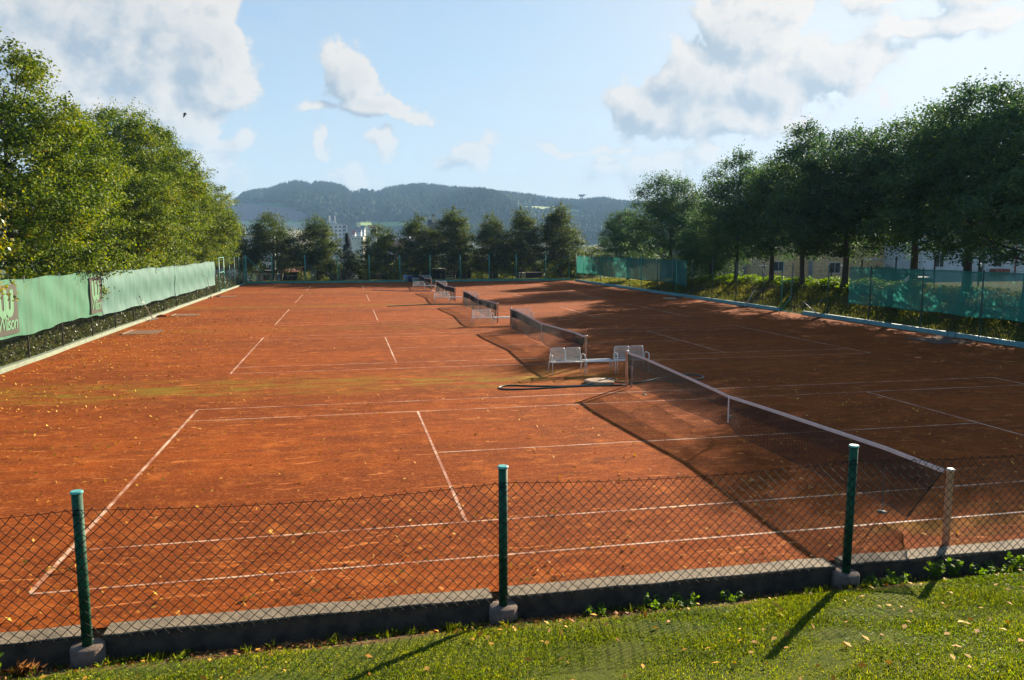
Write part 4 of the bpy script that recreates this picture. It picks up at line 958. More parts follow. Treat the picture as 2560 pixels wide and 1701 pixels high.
o = npmesh('dry_grass_tuft', V, Fc, M_litter); o.location = (-11.02 + .1, -1.72, float(hgt(-11, -1.72))); o.location.x = -11.35; tag(o, 'dry straw-coloured grass tuft left of the left footing', 'grass tuft')

# ------------------------------------------------------------------ buildings
def win(parent, x, z, w, h, y=0., fm=None, bars=1, d=.05):
    """window on the local y = 0 facade: frame part, pane sub-part"""
    f = MB()
    for q in (-1, 1): f.box((x + q * (w / 2 - .03), y - d / 2, z), (.06, d, h - .12))
    for q in (-1, 1): f.box((x, y - d / 2, z + q * (h / 2 - .03)), (w, d, .06))
    for b in range(bars): f.box((x - w / 2 + w * (b + 1) / (bars + 1), y - d / 2, z), (.04, d * .8, h - .12))
    o = f.build('window', fm or M_frame, parent)
    MB().box((x, y - .008, z), (w - .06, .012, h - .06)).build('pane', M_glass, o)
    return o
def gable(w, d, h, over=.4, z0=0.):
    m = MB(); W = w / 2 + over; y0, y1 = -over, d + over; th = .18; k = h / (d / 2) ; ym = d / 2; zr = z0 + h; ze = z0 - k * over
    for s, ya in ((0, y0), (1, y1)):
        m.add([(-W, ya, ze), (W, ya, ze), (W, ym, zr), (-W, ym, zr), (-W, ya, ze + th), (W, ya, ze + th), (W, ym, zr + th), (-W, ym, zr + th)],
              [(0, 1, 2, 3), (7, 6, 5, 4), (0, 4, 5, 1), (1, 5, 6, 2), (3, 7, 4, 0)])
    return m
def house(label, x, y, z, rz, w, d, h, rh, wm, rm, wins=(), cat='house', chim=None, name='house', flat=False, door=None):
    """local frame: facade along x at y = 0, body behind it"""
    t = thing(name, label, cat, (x, y, z), rz)
    m = MB(); m.box((0, d / 2, h / 2 - 1), (w, d, h + 2))
    if not flat:
        for q in (-1, 1): m.add([(q * w / 2, 0, h), (q * w / 2, d, h), (q * w / 2, d / 2, h + rh)], [(0, 1, 2)])
    m.build('wall', wm, t)
    if flat: r = MB().box((0, d / 2, h + .12), (w + .3, d + .3, .25)).build('roof', rm, t)
    else: r = gable(w, d, rh, .35, h).build('roof', rm, t)
    for (a, b, ww, wh) in wins: win(t, a, b, ww, wh)
    if door: MB().box((door[0], -.03, door[2] / 2), (door[1], .06, door[2])).build('door', M_wood, t)
    for c in chim or ():
        ch = MB().box((c[0], c[1], c[2]), (.6, .6, c[3])).build('chimney', wm, r)
        for q in (-.15, .15): MB().lathe([(.1, 0), (.09, .35), (0, .36)], (c[0] + q, c[1], c[2] + c[3] / 2), 8).build('chimney_pot', M_dark, ch)
    return t
# far end of the courts: sheds and clutter behind the fence
ZG = -1.25
house('pale garden shed with a brown door at the far left corner', -17.9, 93.0, ZG, 0, 2.4, 2.4, 2.25, .3, M_wallw, M_roofg, (), 'shed', None, 'garden_shed', True, (.0, .75, 1.95))
t = thing('car_shelter', 'open dark shelter with a red roof behind the far fence', 'shelter', (-14.9, 93.2, ZG))
MB().box((0, 3.0, 1.1), (2.5, .1, 2.2)).box((-1.2, 1.5, 1.1), (.1, 2.9, 2.2)).build('back_wall', M_dark, t)
MB().box((1.2, 1.5, 1.1), (.1, 2.9, 2.2)).build('side_wall', M_dark, t)
m = MB(); m.add([(-1.5, -.2, 2.2), (1.5, -.2, 2.2), (1.5, 3.2, 2.75), (-1.5, 3.2, 2.75), (-1.5, -.2, 2.32), (1.5, -.2, 2.32), (1.5, 3.2, 2.87), (-1.5, 3.2, 2.87)], [(3, 2, 1, 0), (4, 5, 6, 7), (0, 1, 5, 4), (1, 2, 6, 5), (2, 3, 7, 6), (3, 0, 4, 7)]); m.build('roof', M_roofr, t)
for x in (-1.3, 0.05, 1.3): MB().box((x, -.05, 1.08), (.12, .12, 2.16)).build('post', M_wood, t)
def car(label, x, y, z, rz, paint, L=4.2, Wd=1.7, H=1.45, boxy=False):
    t = thing('parked_car', label, 'car', (x, y, z), rz)
    if boxy: pr = [(-.5, .35), (-.5, .92), (-.18, .98), (.47, .98), (.5, .92), (.5, .35)]; cab = [(-.20, .97), (-.12, 1.42), (.46, 1.44), (.49, .97)]
    else: pr = [(-.5, .30), (-.5, .62), (-.46, .72), (-.22, .86), (.36, .90), (.48, .86), (.5, .60), (.5, .30)]; cab = [(-.24, .85), (-.08, 1.36), (.05, 1.45), (.22, 1.42), (.38, .89)]
    k = H / 1.45
    def loft(P, ins):
        m = MB(); n = len(P); vs = []
        for yy, sc_ in ((-1, 0), (-.94, 1), (.94, 1), (1, 0)):
            for a, b in P:
                cz = .6; vs.append((a * L * (1 if sc_ else .985), yy * Wd / 2 * (1 - ins * max(0, b - .85)), b * k if sc_ else (cz + (b - cz) * .96) * k))
        fs = [(r * n + j, r * n + (j + 1) % n, (r + 1) * n + (j + 1) % n, (r + 1) * n + j) for r in range(3) for j in range(n)]
        m.add(vs, fs + [tuple(range(n))[::-1], tuple(range(3 * n, 4 * n))]); return m
    loft(pr, 0).build('body', paint, t, False); c = loft(cab, .28).build('cabin', M_glass, t)
    tp = [q for q in cab if q[1] > 1.3]
    MB().box(((tp[0][0] + tp[-1][0]) / 2 * L, 0, 1.435 * k), ((tp[-1][0] - tp[0][0]) * L * .97, Wd * .80, .05), 0, .02).build('roof', paint, t)
    for q in (-.31, .31):
        for s in (-1, 1):
            w = MB(); n = 16
            w.tube([(q * L, s * Wd * .5 - s * .18, .30), (q * L, s * Wd * .5 + s * .01, .30)], .30, n); wo = w.build('wheel', M_black, t)
            MB().tube([(q * L, s * Wd * .5, .30), (q * L, s * Wd * .5 + s * .02, .30)], .18, n).build('rim', M_steel, wo)
    for s in (-1, 1): MB().box((-.5 * L, s * Wd * .36, .66 * k), (.05, .30, .13), 0, .02).build('headlight', M_lampg, t)
    return t
car('small boxy green car parked under the red-roofed shelter', -15.05, 95.0, ZG, R(90), M_carg, 3.4, 1.5, 1.75, True)
tag(MB().box((-12.7, 92.5, .1), (.42, .42, 2.9), .2, .02).build('concrete_pillar', M_wallc), 'pale square pillar behind the far fence, right of the red-roofed shelter', 'pillar')
t = thing('wooden_coop', 'dark wedge-shaped wooden coop with a pale slanted rail behind the far fence', 'coop', (-10.1, 92.8, ZG))
m = MB(); m.add([(-1.3, 0, 0), (.9, 0, 0), (-.5, 0, 2.2), (-1.3, 1.6, 0), (.9, 1.6, 0), (-.5, 1.6, 2.2)], [(0, 1, 2), (5, 4, 3), (0, 3, 4, 1), (1, 4, 5, 2), (2, 5, 3, 0)]); m.build('coop_body', M_dark, t)
MB().tube([(-.5, -.05, 2.35), (.95, -.05, .9)], .06, 6).build('rail', M_wallc, t)
sh = house('dark tarred shed with a blue-white framed window behind the far fence', 4.9, 93.0, ZG, 0, 6.4, 3, 2.35, .5, M_dark, M_roofg, [(.25, 2.0, 1.0, .72)], 'shed', None, 'garden_shed', True)
MB().box((.35, -.02, .75), (1.25, .03, 1.5)).build('pale_panel', M_wallc, sh)
t = thing('container', 'low dark brown container with a pale end behind the far fence near the right corner', 'container', (16.6, 92.5, ZG))
MB().box((.15, 0, 1.0), (3.1, 1.4, 2.1), 0, .03).build('container_body', simple('brown_sheet', (.055, .028, .022), .7), t); MB().box((-1.75, -.1, 1.0), (.68, 1.2, 2.0), 0, .03).build('end_box', M_wallc, t); MB().box((.15, -.72, 1.25), (3.0, .03, .12)).build('rail', M_wallg, t)
gf = thing('garden_fence', 'thin garden fence of slender concrete posts and wire behind the far tree row', 'fence', (0, 91.2, -1.0))
for x in (-20.5, -18.6, -17.6, -15.2, -9.4, -8.1, -5.7, -2.9, .4, 3.8, 7.2, 10.6, 14.0, 17.4, 20.2): MB().box((x, 0, .7), (.12, .12, 2.2), .1, .02).build('post', M_conc, gf)
for z in (.5, 1.1, 1.7): MB().tube([(-20.5, -.07, z), (20.2, -.07, z)], .006, 4).build('wire', M_wireb, gf)
# houses behind
house('white flat-roofed house behind the far left corner, a dark chimney stack on its roof', -25.5, 125, -4.5, R(4), 12, 9, 10.6, 0, M_wallw, M_roofg, [(-2, 8.6, 1.2, 1.2), (1, 8.6, 1.2, 1.2), (4, 8.6, 1.2, 1.2), (4, 5.4, 1.2, 1.2)], 'house', [(1.1, 3, 11.3, 1.6)], 'house', True)
house('grey-roofed house with twin chimney pots peeking between two garden trees', 7.3, 113, -4, R(-6), 5.0, 8, 9.7, 2.6, M_wallc, M_roofg, [(-1, 7.6, 1, 1.2), (1, 7.6, 1, 1.2)], 'house', [(-1.9, 3.6, 12.0, 2.0)])
def town(label, u0, u1, v0, v1, Y, rm, wm, rh, n=0, flat=False, depth=9, name='house', cat='house'):
    a, b = at(u0, v0, Y), at(u1, v0, Y); zt = a[2]; zb = -13.5; w = b[0] - a[0]; h = zt - zb - rh
    ws = [(-w / 2 + w * (i + .5) / n, h - 1.6, min(1.3, w / n * .5), 1.3) for i in range(n)] if n else []
    return house(label, (a[0] + b[0]) / 2, Y, zb, R(-8), w, depth, h, rh, wm, rm, ws, cat, None, name, flat)
town('long low white building in the valley right of the shortest garden tree', 975, 1024, 592, 603, 470, M_roofg, M_wallw, 0, 7, True, 12, 'building', 'building')
town('red-roofed long house in the valley below the long white building', 980, 1030, 600, 620, 430, M_roofr, M_brick, 3.5, 5)
town('low cream building right of the apartment block', 878, 908, 592, 602, 600, M_roofg, M_wallc, 0, 4, True, 12, 'building', 'building')
town('white gabled house with a red roof right of the apartment block', 877, 887, 576, 590, 760, M_roofr, M_wallw, 4, 2)
town('dark-roofed house on the slope right of the apartment block', 884, 902, 569, 580, 880, M_roofg, M_wallw, 5, 3)
town('white house with a bright gable highest up in the valley town', 900, 911, 564, 574, 960, M_roofg, M_wallw, 5, 2)
town('pale house at the edge of the town behind the shortest garden tree', 920, 940, 563, 572, 1000, M_roofr, M_wallw, 4, 3)
town('pale house far behind the tallest garden tree on the right', 1440, 1452, 574, 586, 520, M_roofg, M_wallw, 3, 2)
# apartment block
ab = thing('apartment_block', 'white multi-storey apartment block with balconies and roof aerials beyond the far trees', 'apartment block', (-6.2, 640, -13))
MB().box((-12.5, 7, 17.7), (25, 14, 35.4)).build('wall', M_wallw, ab); rfb = MB().box((-12.5, 7, 35.6), (25.3, 14.3, .4)).build('roof', M_roofg, ab)
MB().box((1.45, 5, 18.6), (2.9, 8, 37.2)).build('lift_shaft', M_wallg, ab)
MB().box((-12.5, 6, 36.9), (7, 5, 2.4)).build('roof_hut', M_wallw, rfb)
for x in (-22, -14.5, -14, -13.2, -10, -9.6): MB().tube([(x, 6, 36), (x, 6, 42.5 if x > -20 else 40)], .14, 5).build('aerial', M_wallw, rfb)
for fl in range(11):
    z = 2.2 + fl * 3.02 + 1.0
    for x in (-23, -19.6, -16.2, -12.8, -9.2, -6.0): win(ab, x, z, 1.7, 1.6, 0, M_wallg, 1, .1)
    MB().box((-2.6, -.6, z - .9), (3.6, 1.2, 1.0)).build('balcony', simple('balcony_%d' % fl, (.30, .42, .50), .8) if fl == 0 else MATS['balcony_0'], ab)
    win(ab, -2.6, z + .35, 2.6, 1.7, 0, M_wallg, 1, .1)
simple_ = None
# right side: houses beyond the bank
rzh = math.atan2(-3.5, 16.1)
oh = thing('chipboard_house', 'unfinished tan chipboard-clad house behind the right row of trees', 'house', (46.7, 76.05, -.35), rzh)
MB().box((5.95, 5, 2.3), (11.9, 10, 6.4)).build('wall', M_osb, oh); MB().box((-2.35, 5.8, 1.4), (4.68, 8, 4.6)).build('side_wall', M_osb, oh)
MB().box((5.95, 5, 5.62), (12.5, 10.6, .24)).build('roof', M_roofg, oh); MB().box((-2.35, 5.8, 3.8), (4.66, 8.4, .2)).build('porch_roof', M_roofg, oh)
MB().box((.25, -.03, 1.2), (.5, .06, 3.2)).build('corner_panel', M_wallg, oh); MB().box((9.2, -.02, 2.95), (5.2, .04, .16)).build('joint_strip', M_wallw, oh)
win(oh, 3.2, 1.95, 1.35, 1.3); win(oh, -3.0, 2.1, 1.3, 1.2, 1.8)
for x in (7.2, 8.2, 9.4): MB().box((x, -.015, 1.9), (.05, .03, 1.1)).build('batten', M_wood, oh)
gh = thing('grey_house', 'grey rendered house with a white window left of the chipboard house', 'house', (39.5, 87.6, -.8), math.atan2(-2.1, 8.8))
MB().box((.0, 4.5, 1.2), (10.5, 9, 5.6)).build('wall', M_wallg, gh); gable(10.5, 9, 2.6, .4, 4.0).build('roof', M_roofg, gh); win(gh, .55, 2.0, 1.25, 1.5); win(gh, 3.4, 2.0, 1.0, 1.0); win(gh, -2.7, 2.0, 1.0, 1.4, 0, M_dark)
MB().box((-3.4, -.03, 1.4), (2.6, .06, 2.9)).build('wall_shadow_panel', M_dark, gh)  # dark panel painting the shadow on the left part of the wall
ah = thing('apartment_house', 'long pale apartment house with a red roof at the right edge behind the trees', 'apartment house', (62.0, 62.6, .6), math.atan2(-1.7, 6.95))
MB().box((2, 6, 2.4), (22, 12, 6.8)).build('wall', M_wallw, ah); gable(22, 12, 4.6, .5, 5.8).build('roof', M_roofr, ah)
for x in (-7.2, -4.4, -1.0, 2.4, 6, 9.4):
    win(ah, x, 2.0, 1.0, 1.4); win(ah, x, 4.6, 1.0, 1.2)
MB().box((.9, -.05, 2.9), (.12, .1, 5.6)).build('drainpipe', M_roofr, ah); MB().box((-2.75, -.06, 2.9), (.5, .12, 5.7)).build('pilaster', M_wallg, ah)
MB().box((4.0, -.7, 3.1), (3.0, 1.4, .9)).build('balcony', M_wallg, ah); MB().box((-1.0, -.5, .8), (1.6, 1.0, .7)).build('balcony', M_roofr, ah)
car('blue car parked beyond the right gate, only its roof above the bank', 27.9, 50.0, float(hgt(27.9, 50.0)), R(20), M_carb)
car('white car seen through the teal windscreen beside the maple trunks', 36.5, 44.2, float(hgt(36.5, 44.2)), R(160), simple('silver_car_paint', (.12, .16, .18), .6))
pf = thing('pasture_fence', 'dark wire fence with thin posts behind the right row of trees', 'fence', (0, 0, 0))
PY = list(np.arange(15, 60, 3.4))
for y in PY:
    x = 27.3 - .02 * (y - 30); MB().tube([(x, y, float(hgt(x, y)) - .2), (x, y, float(hgt(x, y)) + 1.75)], .045, 6).build('post', M_dark, pf)
for zz in (.9, 1.6):
    MB().tube([(27.3 - .02 * (y - 30), y, float(hgt(27.3 - .02 * (y - 30), y)) + zz) for y in PY], .008, 4).build('wire', M_wireb, pf)
ll = thing('street_lamp', 'street lamp with a flat pale head left of the grey house', 'lamp', (33.0, 62.5, float(hgt(33, 62.5))))
MB().lathe([(.06, -.3), (.05, 2.95)], n=10).build('pole', M_dpost, ll, True); hd = MB().box((0, 0, 3.0), (.85, .35, .10), R(-12), .03).build('lamp_head', M_steel, ll); MB().box((0, 0, 2.94), (.7, .28, .03), R(-12)).build('lamp_glass', M_lampg, hd)
for i_, (x, y, zt) in enumerate(((44.5, 47.0, 3.6), (41.8, 44.2, 2.5))):
    p_ = thing('lamp_post', ('taller thin lamp post with a white tip before the pale apartment house', 'shorter thin lamp post before the pale apartment house')[i_], 'lamp', (x, y, float(hgt(x, y))))
    MB().lathe([(.05, -.2), (.04, zt - .25)], n=8).build('pole', M_dark, p_, True); MB().lathe([(.07, zt - .3), (.10, zt - .1), (.06, zt), (0, zt + .02)], n=10).build('lamp_head', M_lampg, p_, True)
# bird
bd = thing('flying_bird', 'small dark bird flying in front of the large left cloud', 'bird', tuple(CAM + ray(462, 286) * 95))
m = MB(); m.tube([(-.28, 0, 0), (-.12, 0, .03), (.08, 0, .04), (.22, 0, .01), (.30, 0, 0)], [.02, .06, .065, .04, .01], 8); m.build('body', M_bird, bd, True)
for s in (-1, 1):
    m = MB(); m.add([(.12, 0, .04), (-.10, 0, .04), (.10, s * .22, .22 if s > 0 else -.22), (-.14, s * .24, .2 if s > 0 else -.24), (-.16, s * .52, .25 if s > 0 else -.55), (.12, 0, .06), (-.10, 0, .055), (.10, s * .22, .235 if s > 0 else -.205), (-.14, s * .24, .215 if s > 0 else -.225)], [(0, 1, 3, 2), (2, 3, 4), (5, 7, 8, 6), (7, 4, 8), (0, 2, 7, 5), (1, 6, 8, 3)]); m.build('wing', M_bird, bd)

# ------------------------------------------------------------------ hill, fields and woods
SK = np.array([(-700, 540), (0, 528), (400, 517), (500, 514), (540, 512), (570, 510), (589, 504), (614, 484), (642, 477), (676, 473), (709, 461), (743, 454), (769, 458), (781, 464), (794, 457), (837, 461), (866, 468), (879, 481), (938, 484), (964, 473), (1015, 466), (1062, 462), (1128, 468), (1214, 477), (1327, 488), (1380, 498), (1441, 503), (1505, 495), (1555, 503), (1700, 517), (2100, 520), (2560, 515), (3300, 530)], float)
def sky_v(u): return np.interp(u, SK[:, 0], SK[:, 1])
D0, DC = 950., 2000.
def hill_z(u, D):
    forest = np.clip((u - 560) / 40, 0, 1)
    zc = (618 - sky_v(u)) / F * DC + 4.1 - 13.5 * forest * (1 - .8 * ((u > 885) & (u < 935)))
    t = np.clip((D - D0) / (DC - D0), 0, 1.4)
    s = np.where(t < 1, .45 * t + .55 * t * t * (3 - 2 * t), 1 - (t - 1) * 1.2)
    z = -13.5 + (zc + 13.5) * s
    z = z + 34 * np.exp(-((u - 1215) / 95) ** 2 - ((D - 1480) / 190) ** 2) + 10 * np.exp(-((u - 830) / 120) ** 2 - ((D - 1450) / 200) ** 2)
    return z + 2.2 * np.sin(u * .031 + D * .004) * np.sin(D * .011) * np.clip(t * 3, 0, 1)
def hpos(u, D):
    p = CAM[None] + (FWD[None] + RIGHT[None] * ((u - 1280) / F)[:, None] - UP[None] * ((618. - 850.5) / F)) * D[:, None]
    p[:, 2] = hill_z(u, D); return p
def proj(p):
    q = p - CAM; z = q @ FWD; return 1280 + F * (q @ RIGHT) / z, 850.5 - F * (q @ UP) / z
us = np.concatenate([np.arange(-700, 420, 60), np.arange(420, 1760, 5), np.arange(1760, 3300, 60)]); ds = np.concatenate([np.arange(850, 2080, 13), np.arange(2090, 2500, 60)])
UU, DD = np.meshgrid(us, ds); P = hpos(UU.ravel().astype(float), DD.ravel().astype(float)); u_, v_ = proj(P); u_ = UU.ravel(); n0, n1 = len(ds), len(us)
ii = np.arange(n0 * n1).reshape(n0, n1); fq = np.stack([ii[:-1, :-1], ii[:-1, 1:], ii[1:, 1:], ii[1:, :-1]], -1).reshape(-1, 4)
ho = struct(npmesh('hill', P, fq, M_hill, smooth=True))
def fedge(u): return np.interp(u, [0, 560, 589, 640, 715, 716, 740, 760, 775, 790], [511, 511, 511, 510, 510, 521, 526, 534, 546, 560])
colr = np.tile(np.array([.045, .075, .022]), (len(P), 1))
def setc(mask, c): colr[mask] = c
lf_ = (u_ < 800)
setc(lf_ & (v_ < 554), (.185, .120, .100)); setc(lf_ & (u_ > 590) & (v_ < np.interp(u_, [590, 640, 716], [510, 512.5, 521])), (.075, .15, .05))
setc(lf_ & (v_ >= 553) & (v_ < 557), (.20, .33, .07)); setc(lf_ & (v_ >= 557), (.42, .36, .18))
mead = (u_ > 1280) & (u_ < 1456) & (v_ > np.interp(u_, [1280, 1330, 1400, 1456], [522, 515, 518, 527])) & (v_ < np.interp(u_, [1280, 1400, 1456], [529, 534, 538]))
setc(mead, (.24, .31, .09)); strip_ = (u_ > 900) & (u_ < 1075) & (v_ > 556) & (v_ < 565); setc(strip_, (.25, .36, .07)); setc((u_ > 880) & (u_ < 936) & (v_ < 490), (.16, .14, .06))
ca = ho.data.color_attributes.new('field', 'FLOAT_COLOR', 'POINT'); ca.data.foreach_set('color', np.concatenate([colr, np.ones((len(P), 1))], 1).astype(np.float32).ravel())
# individual crowns of the far woods, merged: nobody could count them
n = 30000; u = RNG.uniform(560, 1800, n); D = np.sqrt(RNG.uniform(1020 ** 2, 2040 ** 2, n)); P = hpos(u, D); uu, vv = proj(P)
ok = (vv < np.interp(u, [560, 790, 1000, 1100, 1800], [560, 558, 557, 590, 610])) & ~((u < 790) & (vv > fedge(u))) & (u > 572)
ok &= ~((u > 1284) & (u < 1452) & (vv > np.interp(u, [1280, 1330, 1400, 1456], [522, 516, 519, 527])) & (vv < np.interp(u, [1280, 1400, 1456], [531, 538, 541])))
ok &= ~((u > 905) & (u < 1072) & (vv > 554) & (vv < 566)) & ~((u > 884) & (u < 934) & (D > 1780) & (RNG.uniform(0, 1, n) < .93))
P, u, vv, D = P[ok], u[ok], vv[ok], D[ok]
mixn = np.sin(u * .02 + D * .006) + .6 * np.sin(u * .06 - D * .013) + RNG.normal(0, .45, len(u)); con = (mixn + .9 * (D > 1650) - .5 * (D < 1350)) > .15
low_ = np.where((u > 1284) & (u < 1456) & (vv > 535) & (vv < 552), .55, 1.)
PC = P[con]; k = len(PC); hh = RNG.uniform(11, 20, k) * low_[con]; rr = hh * RNG.uniform(.15, .22, k)
ang = np.arange(6) * PI / 3; tv_ = []; tf_ = []
for lv, (z0, z1, r) in enumerate(((.08, .52, 1.), (.34, .78, .74), (.60, 1.0, .46))):
    ring = np.stack([np.cos(ang) * r, np.sin(ang) * r, np.full(6, z0)], 1); tv_ += list(ring) + [np.array([0, 0, z1])]
    o = lv * 7; tf_ += [(o + j, o + (j + 1) % 6, o + 6) for j in range(6)]
TV = np.array(tv_); TF = np.array(tf_); a = RNG.uniform(0, 2 * PI, k); ca_, sa_ = np.cos(a), np.sin(a)
V = np.empty((k, len(TV), 3)); V[:, :, 0] = PC[:, 0:1] + rr[:, None] * (TV[None, :, 0] * ca_[:, None] - TV[None, :, 1] * sa_[:, None]); V[:, :, 1] = PC[:, 1:2] + rr[:, None] * (TV[None, :, 0] * sa_[:, None] + TV[None, :, 1] * ca_[:, None]); V[:, :, 2] = PC[:, 2:3] + hh[:, None] * TV[None, :, 2] - .5
stuff(npmesh('conifer_wood', V.reshape(-1, 3), (np.arange(k)[:, None, None] * len(TV) + TF[None]).reshape(-1, 3), M_forest_c), 'dark conifer wood covering the far hill', 'wood')
PB = P[~con]
# town trees in the valley
m = 4200; u2 = RNG.uniform(560, 1750, m); Y2 = RNG.uniform(330, 1000, m); P2 = CAM[None] + (FWD[None] + RIGHT[None] * ((u2 - 1280) / F)[:, None] - UP[None] * ((618. - 850.5) / F)) * Y2[:, None]; P2[:, 2] = -13.3
k2 = (np.sin(u2 * .04 + Y2 * .01) + RNG.normal(0, .6, m) > -.1) & ~((u2 > 800) & (u2 < 925) & (Y2 < 650)) & ~((u2 > 965) & (u2 < 1035) & (Y2 < 480)); PT = P2[k2]
def broad(PB, hlo, hhi, nm, lab):
    k = len(PB); hh = RNG.uniform(hlo, hhi, k); rr = hh * RNG.uniform(.32, .46, k); nu, nv = 7, 4
    T = np.array([(math.cos(2 * PI * i / nu) * math.cos(b), math.sin(2 * PI * i / nu) * math.cos(b), math.sin(b)) for b in np.linspace(-1.2, 1.35, nv) for i in range(nu)])
    Fq = np.array([(j * nu + i, j * nu + (i + 1) % nu, (j + 1) * nu + (i + 1) % nu, (j + 1) * nu + i) for j in range(nv - 1) for i in range(nu)])
    V = PB[:, None, :] + T[None] * np.stack([rr, rr, hh * .45], 1)[:, None, :] * RNG.uniform(.78, 1.22, (k, len(T), 1)); V[:, :, 2] += (hh * .55)[:, None] - .5
    cap = np.array([[(nv - 1) * nu + i for i in (0, 1, 2, 3)], [(nv - 1) * nu + i for i in (0, 3, 4, 6)]]); Fq = np.concatenate([Fq, cap])
    stuff(npmesh(nm, V.reshape(-1, 3), (np.arange(k)[:, None, None] * len(T) + Fq[None]).reshape(-1, 4), M_forest_d), lab, 'wood')
broad(PB, 8, 16, 'broadleaf_wood', 'rounded broadleaf wood on the lower slopes of the far hill')
broad(PT, 5, 13, 'valley_trees', 'mass of trees among the houses in the valley')
lt = thing('lookout_tower', 'dark lookout tower on the skyline of the hill', 'tower', tuple(hpos(np.array([1453.]), np.array([1990.]))[0]))
for q in ((-3, -3), (3, -3), (-3, 3), (3, 3)): MB().tube([(q[0], q[1], -2), (q[0] * .7, q[1] * .7, 22)], .6, 5).build('leg', M_dark, lt)
MB().box((0, 0, 23.5), (12, 12, 3)).build('platform', M_dark, lt); MB().box((2, 0, 26), (18, 12, .9)).build('roof', M_dark, lt)

# ------------------------------------------------------------------ sky
w = bpy.data.worlds.new('World'); sc.world = w; w.use_nodes = True; nt = w.node_tree; nt.nodes.clear()
out = nt.nodes.new('ShaderNodeOutputWorld'); bg = nt.nodes.new('ShaderNodeBackground'); nt.links.new(bg.outputs[0], out.inputs[0]); bg.inputs[1].default_value = SKY
sk = nt.nodes.new('ShaderNodeTexSky'); sk.sky_type = 'NISHITA'; sk.sun_disc = False; sk.sun_elevation = R(SUN_EL); sk.sun_rotation = R(SUN_AZ); sk.air_density = 1.0; sk.dust_density = .6; sk.ozone_density = 2.0; sk.altitude = 300
tc = nt.nodes.new('ShaderNodeTexCoord').outputs['Generated']
BL = [  # azimuth, elevation, half-widths (deg), amount
 (-19.5, 12.0, 4.5, 4.5, 1.15), (-14.5, 14.5, 6.5, 3.2, 1.25), (-12.0, 11.8, 4.2, 3.0, 1.2), (-9.3, 13.0, 2.7, 3.6, 1.15), (-8.6, 10.6, 2.7, 1.6, 1.05), (-14.5, 9.0, 4.2, 2.0, .95), (-9.6, 8.4, 2.8, 1.7, .95), (-6.4, 11.0, 1.5, 1.1, .85), (-7.4, 7.2, 1.7, 2.2, .72), (-9.0, 5.2, 4.2, 2.0, .58), (-13, 6.6, 4, 1.4, .6),
 (.4, 11.6, 1.9, 1.35, 1.1), (2.2, 10.0, 2.9, .8, 1.0), (-1.6, 9.7, 2.4, .7, .72), (3.0, 7.4, 1.5, 2.1, .70), (-1.7, 6.8, .8, 1.4, .68), (8.8, 6.4, 1.8, 1.1, .78), (1.0, 4.4, 5.0, 1.3, .56), (4.4, 9.4, 2.0, .6, .9),
 (22.0, 9.6, 2.8, 1.6, 1.1), (24.6, 11.2, 2.8, 2.6, 1.2), (28.0, 14.0, 3.2, 3.2, 1.2), (29.6, 11.0, 3.6, 1.9, 1.1), (33.0, 11.6, 4.4, 1.4, .95), (27.5, 8.4, 3.2, 1.3, .8), (20.5, 5.4, 4.2, 1.2, .85), (18.0, 7.1, 4.5, .35, .66), (31.5, 8.0, 2.4, 1.2, .7), (25.0, 6.4, 3.0, .9, .7),
 (41, 13.6, 6, .9, .75), (44, 15.8, 8, 1.8, .8), (35.5, 15.8, 3, .8, .7), (36.5, 9.5, 1.2, 1.6, .6)]
g = bpy.data.node_groups.new('cloud_cover', 'ShaderNodeTree'); g.interface.new_socket('Vector', in_out='INPUT', socket_type='NodeSocketVector'); g.interface.new_socket('Cover', in_out='OUTPUT', socket_type='NodeSocketFloat')
gi = g.nodes.new('NodeGroupInput'); go = g.nodes.new('NodeGroupOutput'); gv = gi.outputs[0]
wv = nd(g, 'ShaderNodeTexNoise', {'Vector': gv, 'Scale': .28, 'Detail': 4.}).outputs['Color']
wv = nd(g, 'ShaderNodeVectorMath', {0: wv, 1: (.5, .5, .5)}, operation='SUBTRACT').outputs[0]; wv = nd(g, 'ShaderNodeVectorMath', {0: wv, 'Scale': 3.4}, operation='SCALE').outputs[0]
gw = nd(g, 'ShaderNodeVectorMath', {0: gv, 1: wv}, operation='ADD').outputs[0]
sx = nd(g, 'ShaderNodeSeparateXYZ', {0: gw}); tot = None
for (a, e, ra, re, am) in BL:
    p = mth(g, 'MULTIPLY_ADD', sx.outputs[0], 1 / ra, -a / ra); q = mth(g, 'MULTIPLY_ADD', sx.outputs[1], 1 / re, -e / re)
    d = mth(g, 'MULTIPLY_ADD', p, p, mth(g, 'MULTIPLY', q, q))
    v = mth(g, 'DIVIDE', am, mth(g, 'MULTIPLY_ADD', d, mth(g, 'MULTIPLY_ADD', d, .35, .55), 1.))
    tot = v if tot is None else mth(g, 'MAXIMUM', tot, v)
f1 = noise(g, scl(g, gv, (1, 1.15, 1)), .24, 11, .60, .2)
vo = nd(g, 'ShaderNodeTexVoronoi', {'Vector': gw, 'Scale': .40, 'Detail': 5., 'Roughness': .5}, feature='F1').outputs['Distance']
tex = mth(g, 'ADD', mth(g, 'MULTIPLY', mth(g, 'SUBTRACT', f1, .5), 1.30), mth(g, 'MULTIPLY', mth(g, 'SUBTRACT', .50, vo), .50))
g.links.new(mth(g, 'ADD', tot, mth(g, 'MULTIPLY', tex, sstep(g, tot, .05, .5, .15, 1.))), go.inputs[0])
s3 = nd(nt, 'ShaderNodeSeparateXYZ', {0: tc}); deg = 180 / PI
az = mth(nt, 'MULTIPLY', mth(nt, 'ARCTAN2', s3.outputs[0], s3.outputs[1]), deg); el = mth(nt, 'MULTIPLY', mth(nt, 'ARCSINE', s3.outputs[2]), deg)
